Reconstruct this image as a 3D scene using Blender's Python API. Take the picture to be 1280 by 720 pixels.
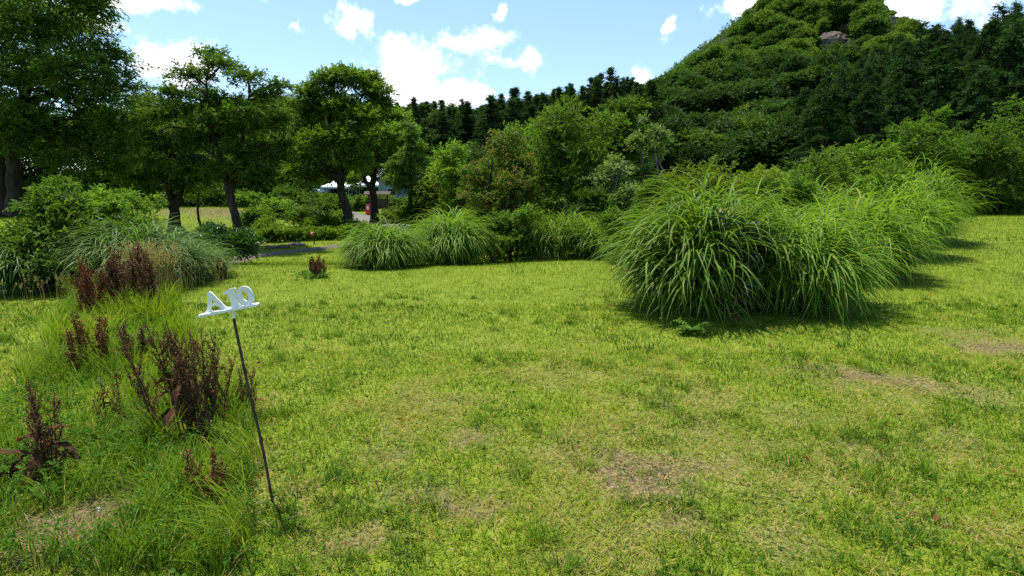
import bpy, math, random
import numpy as np
from mathutils import Vector

for o in list(bpy.data.objects):
    bpy.data.objects.remove(o, do_unlink=True)
SC = bpy.context.scene
COL = SC.collection
R = math.radians
EYE = 1.6            # camera height above the lawn
F = 680.0            # focal length in pixels of the 1280 px wide photograph
PITCH = math.atan(125 / F)

# ---------------------------------------------------------------- camera
cd = bpy.data.cameras.new('camera')
cam = bpy.data.objects.new('camera', cd)
COL.objects.link(cam)
cd.sensor_width = 36.0
cd.lens = 36.0 * F / 1280.0
cd.clip_start = 0.05
cd.clip_end = 6000
cam.location = (0, 0, EYE)
cam.rotation_euler = (math.pi / 2 - PITCH, 0, 0)
SC.camera = cam

# ---------------------------------------------------------------- light and exposure
SUN_AZ, SUN_EL = R(-52), R(72)          # azimuth clockwise from +Y
SC.view_settings.view_transform = 'Standard'
SC.view_settings.look = 'None'
SC.view_settings.exposure = 1.22
SC.view_settings.gamma = 1.0
SC.view_settings.use_curve_mapping = False
try:
    SC.cycles.max_bounces = 8
    SC.cycles.diffuse_bounces = 3
    SC.cycles.transmission_bounces = 6
    SC.cycles.transparent_max_bounces = 8
    SC.cycles.glossy_bounces = 2
    SC.cycles.caustics_reflective = False
    SC.cycles.caustics_refractive = False
    SC.cycles.use_denoising = False   # keeps the fine grain of leaves and blades
    SC.cycles.sample_clamp_indirect = 6
except Exception:
    pass
sd = bpy.data.lights.new('sun', 'SUN')
sd.energy = 3.6
sd.angle = R(1.2)
sd.color = (1.0, 0.95, 0.86)
sun = bpy.data.objects.new('sun', sd)
COL.objects.link(sun)
sv = Vector((math.sin(SUN_AZ) * math.cos(SUN_EL), math.cos(SUN_AZ) * math.cos(SUN_EL), math.sin(SUN_EL)))
sun.rotation_euler = sv.to_track_quat('Z', 'Y').to_euler()
sun.location = (-20, 20, 40)


def pix_dir(px, py):
    """World direction seen at a photograph pixel."""
    cx, cy = (px - 640) / F, (360 - py) / F
    c, s = math.cos(PITCH), math.sin(PITCH)
    return np.array([cx, c + cy * s, -s + cy * c])


def at(px, py, y):
    """World point on the ray through a photograph pixel at depth y."""
    d = pix_dir(px, py)
    t = y / d[1]
    return np.array([d[0] * t, y, EYE + d[2] * t])


def build_world():
    w = bpy.data.worlds.new('World')
    SC.world = w
    w.use_nodes = True
    nt = w.node_tree
    nt.nodes.clear()
    N, L = nt.nodes.new, nt.links.new

    def math_node(op, a, b=None):
        n = N('ShaderNodeMath')
        n.operation = op
        for i, v in enumerate((a, b)):
            if v is None:
                continue
            if isinstance(v, (int, float)):
                n.inputs[i].default_value = v
            else:
                L(v, n.inputs[i])
        return n.outputs[0]
    out = N('ShaderNodeOutputWorld')
    bg = N('ShaderNodeBackground')
    L(bg.outputs[0], out.inputs[0])
    bg.inputs[1].default_value = 0.092
    sky = N('ShaderNodeTexSky')
    sky.sky_type = 'NISHITA'
    sky.sun_disc = False
    sky.sun_elevation = SUN_EL
    sky.sun_rotation = SUN_AZ % (2 * math.pi)
    sky.altitude = 600
    sky.air_density = 1.0
    sky.dust_density = 0.6
    sky.ozone_density = 1.0
    tc = N('ShaderNodeTexCoord')
    # clouds: ellipses in azimuth and elevation, torn up by noise on the direction
    n1 = N('ShaderNodeTexNoise')
    n1.inputs['Scale'].default_value = 11.0
    n1.inputs['Detail'].default_value = 9.0
    n1.inputs['Roughness'].default_value = 0.6
    L(tc.outputs['Generated'], n1.inputs['Vector'])
    n2 = N('ShaderNodeTexNoise')
    n2.inputs['Scale'].default_value = 30.0
    n2.inputs['Detail'].default_value = 8.0
    n2.inputs['Roughness'].default_value = 0.65
    L(tc.outputs['Generated'], n2.inputs['Vector'])
    sep = N('ShaderNodeSeparateXYZ')
    L(tc.outputs['Generated'], sep.inputs[0])
    n3 = N('ShaderNodeTexNoise')
    n3.inputs['Scale'].default_value = 5.0
    n3.inputs['Detail'].default_value = 6.0
    n3.inputs['Roughness'].default_value = 0.6
    L(tc.outputs['Generated'], n3.inputs['Vector'])
    sepn = N('ShaderNodeSeparateColor')
    L(n3.outputs['Color'], sepn.inputs[0])
    az = math_node('ADD', math_node('ARCTAN2', sep.outputs[0], sep.outputs[1]), math_node('MULTIPLY', math_node('SUBTRACT', sepn.outputs[0], 0.5), 0.16))
    el = math_node('ADD', math_node('ARCSINE', sep.outputs[2]), math_node('MULTIPLY', math_node('SUBTRACT', sepn.outputs[1], 0.5), 0.10))
    field = None
    clouds = [(515, 82, 88, 40), (585, 62, 52, 27), (480, 105, 60, 42), (668, 74, 40, 17), (446, 30, 30, 22), (515, 3, 24, 14),
              (370, 33, 20, 11), (195, 75, 60, 32), (150, 2, 100, 16), (110, 20, 40, 22), (616, 22, 12, 15), (838, 26, 12, 19),
              (805, 84, 15, 18), (925, 2, 55, 24), (1160, 15, 150, 50), (560, 122, 70, 18), (640, 118, 30, 12), (700, -60, 120, 30),
              (260, -50, 90, 30), (30, -80, 150, 40), (1000, -90, 150, 40)]
    for (px, py, rx, ry) in clouds:
        d = pix_dir(px, py)
        a0, e0 = math.atan2(d[0], d[1]), math.atan2(d[2], math.hypot(d[0], d[1]))
        dx, dy = pix_dir(px + rx, py), pix_dir(px, py - ry)
        ra = abs(math.atan2(dx[0], dx[1]) - a0)
        re = abs(math.atan2(dy[2], math.hypot(dy[0], dy[1])) - e0)
        u = math_node('MULTIPLY', math_node('SUBTRACT', az, a0), 1 / ra)
        v = math_node('MULTIPLY', math_node('SUBTRACT', el, e0), 1 / re)
        dd = math_node('SQRT', math_node('ADD', math_node('MULTIPLY', u, u), math_node('MULTIPLY', v, v)))
        f = math_node('MAXIMUM', math_node('SUBTRACT', 1.0, dd), -0.8)
        field = f if field is None else math_node('MAXIMUM', field, f)
    k = math_node('ADD', field, math_node('MULTIPLY', math_node('SUBTRACT', n1.outputs[0], 0.5), 2.7))
    k = math_node('ADD', k, math_node('MULTIPLY', math_node('SUBTRACT', n2.outputs[0], 0.5), 2.0))
    mr = N('ShaderNodeMapRange')
    mr.interpolation_type = 'SMOOTHSTEP'
    mr.inputs[1].default_value = 0.0
    mr.inputs[2].default_value = 0.9
    L(k, mr.inputs[0])
    # thin veil everywhere: a bright hazy summer sky
    veil = N('ShaderNodeMix')
    veil.data_type = 'RGBA'
    veil.inputs[0].default_value = 0.20
    L(sky.outputs[0], veil.inputs[6])
    veil.inputs[7].default_value = (2.3, 5.0, 7.2, 1)
    mix = N('ShaderNodeMix')
    mix.data_type = 'RGBA'
    L(mr.outputs[0], mix.inputs[0])
    L(veil.outputs[2], mix.inputs[6])
    mix.inputs[7].default_value = (8.3, 8.3, 8.5, 1)
    L(mix.outputs[2], bg.inputs[0])


build_world()

# ---------------------------------------------------------------- small tools
def rng_of(seed):
    return np.random.default_rng(seed)


def nrm(a):
    return a / np.maximum(np.linalg.norm(a, axis=-1, keepdims=True), 1e-9)


def smooth(a, b, t):
    u = np.clip((np.asarray(t, float) - a) / (b - a), 0, 1)
    return u * u * (3 - 2 * u)


def _hash(ix, iy, seed):
    h = (ix.astype(np.int64) * 374761393 + iy.astype(np.int64) * 668265263 + seed * 1442695041) & 0x7fffffff
    h = ((h ^ (h >> 13)) * 1274126177) & 0x7fffffff
    h = (h ^ (h >> 16)) & 0xffff
    return h / 65535.0


def vnoise(x, y, scale, seed=0):
    """Smooth value noise in 0..1; scale = cells per metre."""
    x, y = np.asarray(x, float) * scale, np.asarray(y, float) * scale
    ix, iy = np.floor(x), np.floor(y)
    fx, fy = x - ix, y - iy
    fx, fy = fx * fx * (3 - 2 * fx), fy * fy * (3 - 2 * fy)
    a, b = _hash(ix, iy, seed), _hash(ix + 1, iy, seed)
    c, d = _hash(ix, iy + 1, seed), _hash(ix + 1, iy + 1, seed)
    return (a * (1 - fx) + b * fx) * (1 - fy) + (c * (1 - fx) + d * fx) * fy


def fbm(x, y, scale, seed=0, octaves=3):
    s, amp, tot = 0, 1, 0
    for i in range(octaves):
        s = s + amp * vnoise(x, y, scale * 2 ** i, seed + i * 17)
        tot += amp
        amp *= 0.5
    return s / tot


PEAK = (131.0, 265.0)


def height(x, y):
    """The ground: lawn, the dip by the path, the bank, hills and the mountain."""
    x, y = np.asarray(x, float), np.asarray(y, float)
    z = 0.035 * (fbm(x, y, 0.35, 3) - 0.5)
    z = z - 0.55 * smooth(10.0, 17.0, y) * (1 - smooth(-2.0, 4.0, x))
    z = z + 0.85 * np.exp(-(((x + 21) / 8.0) ** 2 + ((y - 37) / 5.0) ** 2))
    z = z + 0.35 * smooth(11, 27, y) * smooth(3, 9, x)
    ridge = np.clip(11.8 + 0.125 * x, 6, 22) * smooth(72, 122, y) * smooth(-75, -45, x)
    foot = 0.14 * np.clip(y - 58, 0, 75) * smooth(0, 40, x)
    dx = x - PEAK[0]
    r = np.hypot(np.where(dx > 0, dx * 1.6, dx * 1.10), y - PEAK[1])
    mount = np.maximum(0, 92 - 0.78 * (np.sqrt(r * r + 225) - 15) + 9 * (fbm(x, y, .018, 19, 3) - .5) * smooth(140, 40, -r + 180))
    side = 0.36 * np.clip(y - 44, 0, 46) * smooth(18, 74, x)
    far = 27 * np.exp(-(((x + 85) / 70) ** 2 + ((y - 230) / 55) ** 2))
    hill = np.maximum.reduce([ridge, foot, mount, side, far])
    bump = (fbm(x, y, 0.03, 9) - 0.5) * np.clip(hill, 0, 40) * 0.20
    return z + hill + bump


def gz(x, y):
    return float(height(x, y))


def ground(px, py):
    """Where the ray through a photograph pixel meets the ground."""
    d = pix_dir(px, py)
    t0, t = 0.5, 0.5
    while t < 600:
        p = d * t
        if EYE + p[2] < gz(p[0], p[1]):
            break
        t0, t = t, t * 1.03 + 0.02
    for _ in range(30):
        m = 0.5 * (t0 + t)
        p = d * m
        if EYE + p[2] < gz(p[0], p[1]):
            t = m
        else:
            t0 = m
    p = d * t
    return np.array([p[0], p[1], gz(p[0], p[1])])


def make_mesh(name, V, Q, mats, rnd=None, smooth_shade=False, T=None, midx=None):
    """Mesh from vertex and quad (and triangle) arrays, with a per-face tone 'rnd'."""
    V = np.asarray(V, np.float32).reshape(-1, 3)
    Q = np.asarray(Q, np.int32).reshape(-1, 4)
    me = bpy.data.meshes.new(name)
    me.vertices.add(len(V))
    me.vertices.foreach_set('co', V.ravel())
    nt = 0 if T is None else len(T)
    loops = Q.ravel() if not nt else np.concatenate([Q.ravel(), np.asarray(T, np.int32).ravel()])
    me.loops.add(len(loops))
    me.loops.foreach_set('vertex_index', loops)
    nf = len(Q) + nt
    me.polygons.add(nf)
    st = np.arange(len(Q), dtype=np.int32) * 4
    if nt:
        st = np.concatenate([st, len(Q) * 4 + np.arange(nt, dtype=np.int32) * 3])
    me.polygons.foreach_set('loop_start', st)
    for m in (mats if isinstance(mats, (list, tuple)) else [mats]):
        me.materials.append(m)
    if midx is not None:
        me.polygons.foreach_set('material_index', np.asarray(midx, np.int32))
    me.polygons.foreach_set('use_smooth', np.full(nf, smooth_shade))
    if rnd is not None:
        a = me.attributes.new('rnd', 'FLOAT', 'FACE')
        a.data.foreach_set('value', np.asarray(rnd, np.float32))
    me.update(calc_edges=True)
    return me


class Geo:
    """Collects quads for ONE mesh."""
    def __init__(self):
        self.V, self.Q, self.R, self.M, self.n = [], [], [], [], 0

    def add(self, V, Q, rnd=None, m=0):
        V = np.asarray(V, float).reshape(-1, 3)
        Q = np.asarray(Q, int).reshape(-1, 4)
        self.V.append(V)
        self.Q.append(Q + self.n)
        self.n += len(V)
        if rnd is None:
            rnd = np.full(len(Q), 0.5)
        elif np.isscalar(rnd):
            rnd = np.full(len(Q), float(rnd))
        self.R.append(np.asarray(rnd))
        self.M.append(np.full(len(Q), m, int))
        return self

    def mesh(self, name, mats, smooth_shade=False):
        return make_mesh(name, np.concatenate(self.V), np.concatenate(self.Q), mats, np.concatenate(self.R), smooth_shade,
                         midx=np.concatenate(self.M))


def link(name, data, parent=None, loc=None):
    o = bpy.data.objects.new(name, data)
    COL.objects.link(o)
    if loc is not None:
        o.location = [float(v) for v in loc]
    if parent is not None:
        o.parent = parent
    return o


def tag(o, label=None, cat=None, group=None, kind=None):
    for k, v in (('label', label), ('category', cat), ('group', group), ('kind', kind)):
        if v:
            o[k] = v
    return o


def thing(name, label, cat, loc, group=None, rotz=0):
    o = link(name, None, loc=loc)
    o.empty_display_size = 0.2
    o.rotation_euler = (0, 0, rotz)
    return tag(o, label, cat, group)


def dup(root, loc, rotz=0, scale=1.0, label=None, group=None):
    r = root.copy()
    COL.objects.link(r)
    r.location = [float(v) for v in loc]
    r.rotation_euler = (0, 0, rotz)
    r.scale = scale if isinstance(scale, tuple) else (scale,) * 3
    if label:
        r['label'] = label
    if group:
        r['group'] = group
    for ch in list(root.children):
        c = ch.copy()
        COL.objects.link(c)
        c.parent = r
        for g in list(ch.children):
            d = g.copy()
            COL.objects.link(d)
            d.parent = c
    return r


# ---------------------------------------------------------------- shape helpers (numpy)
def tube(pts, rad, sides=7):
    """Tube along a polyline; returns V, Q."""
    pts = np.asarray(pts, float)
    rad = np.broadcast_to(np.asarray(rad, float), (len(pts),))
    tan = nrm(np.gradient(pts, axis=0))
    ref = np.array([0.31, 0.95, 0.07])
    u = nrm(np.cross(tan, ref))
    v = np.cross(tan, u)
    a = np.linspace(0, 2 * np.pi, sides, endpoint=False)
    ring = np.cos(a)[None, :, None] * u[:, None, :] + np.sin(a)[None, :, None] * v[:, None, :]
    V = pts[:, None, :] + ring * rad[:, None, None]
    i = np.arange(len(pts) - 1)[:, None] * sides
    j = np.arange(sides)[None, :]
    k = (j + 1) % sides
    Q = np.stack([i + j, i + k, i + k + sides, i + j + sides], -1)
    return V.reshape(-1, 3), Q.reshape(-1, 4)


def curve_pts(*ctrl, n=8):
    """Smooth curve through control points (Catmull-Rom)."""
    P = np.asarray(ctrl, float)
    P = np.vstack([2 * P[0] - P[1], P, 2 * P[-1] - P[-2]])
    out = []
    for i in range(1, len(P) - 2):
        t = np.linspace(0, 1, n, endpoint=False)[:, None]
        a, b, c, d = P[i - 1], P[i], P[i + 1], P[i + 2]
        out.append(0.5 * (2 * b + (c - a) * t + (2 * a - 5 * b + 4 * c - d) * t ** 2 + (3 * b - a - 3 * c + d) * t ** 3))
    out.append(P[-2][None])
    return np.vstack(out)


def blades(P, heading, length, width, phi0, phi1, S=3, power=1.0, fold=0.0, side_bend=0.0):
    """Grass blades. P (N,3) roots; heading azimuth; phi0/phi1 = angle from vertical at root/tip. Returns V, Q, blade index per quad."""
    N = len(P)
    out = np.stack([np.cos(heading), np.sin(heading), np.zeros(N)], -1)
    sid = np.stack([-np.sin(heading), np.cos(heading), np.zeros(N)], -1)
    up = np.array([0, 0, 1.0])
    pos = P.copy()
    cols = 3 if fold else 2
    V = np.zeros((N, S + 1, cols, 3))
    for j in range(S + 1):
        t = j / S
        w = width * (min(1.0, 0.55 + 2.2 * t) * (1 - t ** 2.2) + 0.03)
        phi = phi0 + (phi1 - phi0) * t ** power
        tang = np.sin(phi)[:, None] * out + np.cos(phi)[:, None] * up
        c = pos + sid * (side_bend * t * t * length)[:, None] if not np.isscalar(side_bend) else pos
        if fold:
            nor = np.cross(sid, tang)
            V[:, j, 0] = c - sid * (w / 2)[:, None] - nor * (fold * w)[:, None]
            V[:, j, 1] = c
            V[:, j, 2] = c + sid * (w / 2)[:, None] - nor * (fold * w)[:, None]
        else:
            V[:, j, 0] = c - sid * (w / 2)[:, None]
            V[:, j, 1] = c + sid * (w / 2)[:, None]
        pos = pos + tang * (length / S)[:, None]
    b = np.arange(N)[:, None, None] * ((S + 1) * cols)
    j = np.arange(S)[None, :, None] * cols
    k = np.arange(cols - 1)[None, None, :]
    q0 = b + j + k
    Q = np.stack([q0, q0 + 1, q0 + 1 + cols, q0 + cols], -1).reshape(-1, 4)
    idx = np.repeat(np.arange(N), S * (cols - 1))
    return V.reshape(-1, 3), Q, idx


def leaves(P, D, Nn, length, width, fold=0.25, droop=0.15, hexa=False):
    """Leaf faces with a folded midrib: diamond (1 quad) or pointed oval (2 quads)."""
    D = nrm(D)
    S = nrm(np.cross(D, Nn))
    Nn = np.cross(S, D)
    L, W = length[:, None], width[:, None]
    base = P
    tip = P + D * L - Nn * (droop * L)
    if not hexa:
        l = P + D * L * 0.45 - S * W / 2 + Nn * (fold * W)
        r = P + D * L * 0.45 + S * W / 2 + Nn * (fold * W)
        V = np.stack([base, r, tip, l], 1)
        Q = np.arange(len(P) * 4).reshape(-1, 4)
        return V.reshape(-1, 3), Q, np.arange(len(P))
    mid = P + D * L * 0.5 - Nn * (droop * L * 0.2)
    l1, r1 = P + D * L * 0.3 - S * W * 0.5 + Nn * (fold * W), P + D * L * 0.3 + S * W * 0.5 + Nn * (fold * W)
    l2, r2 = P + D * L * 0.66 - S * W * 0.4 + Nn * (fold * W * .7 - droop * L * .35), P + D * L * 0.66 + S * W * 0.4 + Nn * (fold * W * .7 - droop * L * .35)
    V = np.stack([base, r1, r2, tip, l2, l1], 1)
    b = np.arange(len(P))[:, None] * 6
    Q = np.stack([b + [0, 1, 2, 3], b + [0, 3, 4, 5]], 1).reshape(-1, 4)
    return V.reshape(-1, 3), Q, np.repeat(np.arange(len(P)), 2)


def sprays(C, outd, K, twig, ll, lw, rng, flat=0.6, up=0.15, droop=0.18, hexa=False, fold=0.2):
    """Leafy twigs: at every centre K leaves set along a short twig."""
    M = len(C)
    T = nrm(outd * 0.8 + rng.normal(0, .45, (M, 3)) + np.array([0, 0, up]))
    T[:, 2] *= (1 - 0.5 * flat)
    T = nrm(T)
    upv = nrm(np.array([0, 0, 1.0]) * (0.4 + flat) + outd * (1 - flat) * 0.7 + rng.normal(0, .3, (M, 3)))
    S = nrm(np.cross(T, upv))
    Nn = np.cross(S, T)
    tt = (np.arange(K) + 0.5) / K
    sidev = np.where(np.arange(K) % 2 == 0, 1.0, -1.0)
    tw = twig * rng.uniform(.7, 1.3, (M, 1, 1))
    P = C[:, None, :] + T[:, None, :] * (tt[None, :, None] - 0.3) * tw - np.array([0, 0, 1.0]) * (tt[None, :, None] ** 2) * tw * droop
    P = P + rng.normal(0, twig * .07, (M, K, 3))
    D = T[:, None, :] * (0.35 + 0.75 * tt[None, :, None]) + S[:, None, :] * (sidev * (1 - 0.6 * tt))[None, :, None] + rng.normal(0, .22, (M, K, 3))
    D[..., 2] -= droop
    NN = Nn[:, None, :] + rng.normal(0, .33, (M, K, 3))
    n = M * K
    ln = (ll * rng.uniform(.65, 1.25, (M, K)) * (1 - .25 * np.abs(tt - .5))[None]).ravel()
    V, Q, idx = leaves(P.reshape(n, 3), D.reshape(n, 3), NN.reshape(n, 3), ln, ln * (lw / ll) * rng.uniform(.8, 1.2, n), fold, droop, hexa)
    tone = np.repeat(rng.normal(0, .13, M), K) + rng.normal(.5, .16, n) + np.tile((tt - .5) * .25, M)
    return V, Q, np.clip(tone, 0.02, .98)[idx]


def lobe_points(lobes, n_total, rng, shell=2.4, belly=0.45):
    """Spray centres spread over the lobes: dense near each lobe's skin, thinner underneath."""
    lob = np.asarray(lobes, float)
    wts = (lob[:, 3] * lob[:, 4] + lob[:, 3] * lob[:, 5]) ** 0.9
    wts = wts / wts.sum()
    k = rng.choice(len(lob), n_total, p=wts)
    d = nrm(rng.normal(0, 1, (n_total, 3)))
    flip = (d[:, 2] < -0.1) & (rng.random(n_total) > belly)
    d[flip, 2] *= -1
    r = rng.random(n_total) ** (1 / shell)
    # ragged outline: every lobe is pushed in and out by direction
    rag = 1 + 0.22 * np.sin(d[:, 0] * 5 + k * 1.7) * np.cos(d[:, 2] * 6 + k * 2.3) + rng.normal(0, .06, n_total)
    P = lob[k, :3] + d * lob[k, 3:6] * (r * rag)[:, None]
    return P, nrm(d / lob[k, 3:6] * lob[k, 3:6].mean(1, keepdims=True)), k


def limb(a, b, r0, r1, rng, sag=0.12, n=5, sides=6):
    a, b = np.asarray(a, float), np.asarray(b, float)
    v = b - a
    ln = np.linalg.norm(v)
    m = a + v * 0.45 + np.array([0, 0, sag * ln]) * np.sign(0.6 - abs(v[2]) / (ln + 1e-6)) + rng.normal(0, .05 * ln, 3)
    pts = curve_pts(a, m, b, n=n)
    t = np.linspace(0, 1, len(pts))
    return tube(pts, r0 * (1 - t) ** 0.8 + r1, sides)


def near_on(paths, p):
    """Point of the trunk paths a limb to p should leave from: lower than p and close."""
    best, bd = None, 1e9
    for pts in paths:
        for q in pts[max(1, len(pts) // 3):]:
            d = np.linalg.norm((q - p) * np.array([1, 1, .8])) + (3.0 if q[2] > p[2] - 0.15 * np.linalg.norm(p - q) else 0)
            if d < bd:
                bd, best = d, q
    return best


# ---------------------------------------------------------------- materials
def principled(name, rough=0.6, spec=0.4):
    m = bpy.data.materials.new(name)
    m.use_nodes = True
    nt = m.node_tree
    b = nt.nodes['Principled BSDF']
    b.inputs['Roughness'].default_value = rough
    b.inputs['Specular IOR Level'].default_value = spec
    return m, nt, b


def ramp_node(nt, stops):
    r = nt.nodes.new('ShaderNodeValToRGB')
    els = r.color_ramp.elements
    while len(els) > len(stops):
        els.remove(els[-1])
    while len(els) < len(stops):
        els.new(1.0)
    for e, (p, c) in zip(els, stops):
        e.position = p
        e.color = (*c, 1)
    return r


def leaf_mat(name, stops, trans=0.38, rough=0.52, spec=0.16, tgain=(1.5, 1.6, .8), vary=0.25):
    """Leaves and blades: tone per leaf, a little variation per plant, light passing through."""
    m, nt, b = principled(name, rough, spec)
    at_ = nt.nodes.new('ShaderNodeAttribute')
    at_.attribute_name = 'rnd'
    rp = ramp_node(nt, stops)
    nt.links.new(at_.outputs['Fac'], rp.inputs[0])
    oi = nt.nodes.new('ShaderNodeObjectInfo')
    mr = nt.nodes.new('ShaderNodeMapRange')
    mr.inputs[3].default_value = 1 - vary
    mr.inputs[4].default_value = 1 + vary
    nt.links.new(oi.outputs['Random'], mr.inputs[0])
    hs = nt.nodes.new('ShaderNodeHueSaturation')
    nt.links.new(mr.outputs[0], hs.inputs['Value'])
    nt.links.new(rp.outputs[0], hs.inputs['Color'])
    nt.links.new(hs.outputs[0], b.inputs['Base Color'])
    tr = nt.nodes.new('ShaderNodeBsdfTranslucent')
    g = nt.nodes.new('ShaderNodeMix')
    g.data_type = 'RGBA'
    g.blend_type = 'MULTIPLY'
    g.inputs[0].default_value = 1
    nt.links.new(hs.outputs[0], g.inputs[6])
    g.inputs[7].default_value = (*tgain, 1)
    g.clamp_result = False
    nt.links.new(g.outputs[2], tr.inputs['Color'])
    mx = nt.nodes.new('ShaderNodeMixShader')
    mx.inputs[0].default_value = trans
    nt.links.new(b.outputs[0], mx.inputs[1])
    nt.links.new(tr.outputs[0], mx.inputs[2])
    nt.links.new(mx.outputs[0], nt.nodes['Material Output'].inputs[0])
    return m


def noise_mat(name, stops, scale=8.0, rough=0.85, bump=0.3, stretch=None, spec=0.25, detail=6):
    m, nt, b = principled(name, rough, spec)
    tc = nt.nodes.new('ShaderNodeTexCoord')
    mp = nt.nodes.new('ShaderNodeMapping')
    if stretch:
        mp.inputs['Scale'].default_value = stretch
    nt.links.new(tc.outputs['Object'], mp.inputs[0])
    n = nt.nodes.new('ShaderNodeTexNoise')
    n.inputs['Scale'].default_value = scale
    n.inputs['Detail'].default_value = detail
    n.inputs['Roughness'].default_value = 0.65
    nt.links.new(mp.outputs[0], n.inputs['Vector'])
    rp = ramp_node(nt, stops)
    nt.links.new(n.outputs[0], rp.inputs[0])
    nt.links.new(rp.outputs[0], b.inputs['Base Color'])
    if bump:
        bp = nt.nodes.new('ShaderNodeBump')
        bp.inputs['Strength'].default_value = bump
        bp.inputs['Distance'].default_value = 0.03
        nt.links.new(n.outputs[0], bp.inputs['Height'])
        nt.links.new(bp.outputs[0], b.inputs['Normal'])
    return m


M = {}
M['bark'] = noise_mat('bark', [(.3, (.010, .008, .006)), (.5, (.030, .023, .017)), (.72, (.075, .060, .048))], 9, .9, .9, (1, 1, .25))
M['bark_pale'] = noise_mat('bark_pale', [(.3, (.05, .04, .032)), (.55, (.13, .11, .09)), (.75, (.24, .22, .19))], 11, .9, .7, (1, 1, .3))
M['leaf_dark'] = leaf_mat('leaf_dark', [(0, (.024, .054, .008)), (.5, (.054, .108, .012)), (1, (.115, .18, .018))], .42)
M['leaf_mid'] = leaf_mat('leaf_mid', [(0, (.030, .070, .009)), (.5, (.074, .142, .014)), (1, (.15, .225, .022))], .43)
M['leaf_light'] = leaf_mat('leaf_light', [(0, (.046, .095, .010)), (.5, (.100, .178, .016)), (1, (.19, .27, .028))], .42)
M['leaf_yellow'] = leaf_mat('leaf_yellow', [(0, (.060, .095, .012)), (.5, (.125, .175, .018)), (1, (.22, .26, .03))], .40)
M['leaf_red'] = leaf_mat('leaf_red', [(0, (.030, .066, .010)), (.45, (.075, .130, .015)), (.68, (.13, .165, .02)), (.82, (.19, .12, .035)), (1, (.26, .09, .035))], .38)
M['leaf_pale'] = leaf_mat('leaf_pale', [(0, (.06, .10, .03)), (.5, (.12, .18, .05)), (1, (.21, .27, .08))], .36)
M['leaf_glossy'] = leaf_mat('leaf_glossy', [(0, (.016, .045, .008)), (.5, (.034, .085, .014)), (1, (.065, .13, .02))], .28, .33, .5)
M['needle'] = leaf_mat('needle', [(0, (.014, .034, .012)), (.5, (.032, .066, .021)), (1, (.070, .118, .030))], .18, .75, .06, vary=.3)
M['needle_soft'] = leaf_mat('needle_soft', [(0, (.012, .034, .010)), (.5, (.028, .064, .018)), (1, (.060, .110, .026))], .22, .75, .06, vary=.28)
M['reed'] = leaf_mat('reed', [(0, (.044, .106, .009)), (.5, (.112, .210, .016)), (.85, (.20, .305, .03)), (1, (.33, .32, .08))], .44, .5, .2, (1.4, 1.4, .6), .18)
M['reed_grey'] = leaf_mat('reed_grey', [(0, (.035, .090, .012)), (.5, (.085, .170, .024)), (1, (.18, .26, .07))], .36, .45, .32, (1.3, 1.4, .9), .12)
M['stem_green'] = leaf_mat('stem_green', [(0, (.05, .09, .02)), (1, (.11, .14, .04))], .1)
M['straw'] = leaf_mat('straw', [(0, (.10, .085, .03)), (.5, (.24, .19, .08)), (1, (.36, .29, .13))], .3)
M['dock'] = leaf_mat('dock', [(0, (.028, .015, .008)), (.5, (.105, .052, .021)), (1, (.27, .135, .050))], .16, .65, .2, (1.6, 1, .8), .15)
M['dock_rust'] = leaf_mat('dock_rust', [(0, (.05, .020, .009)), (.5, (.15, .056, .020)), (1, (.30, .13, .045))], .2, .65, .2, (1.5, 1, .8), .15)
M['dock_leaf'] = leaf_mat('dock_leaf', [(0, (.028, .014, .009)), (.5, (.066, .032, .017)), (1, (.13, .062, .028))], .22, .75, .08, (1.6, .8, .6), .15)
M['weed'] = leaf_mat('weed', [(0, (.028, .080, .010)), (.5, (.065, .15, .014)), (1, (.12, .20, .025))], .35, .6, .1)
GRASS = [(0, (.014, .048, .005)), (.25, (.068, .145, .008)), (.50, (.138, .222, .010)), (.75, (.255, .290, .018)), (.88, (.38, .28, .07)), (1, (.45, .31, .15))]
M['grass'] = leaf_mat('grass', GRASS, .36, .7, .06, (1.35, 1.35, .6), 0)


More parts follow.
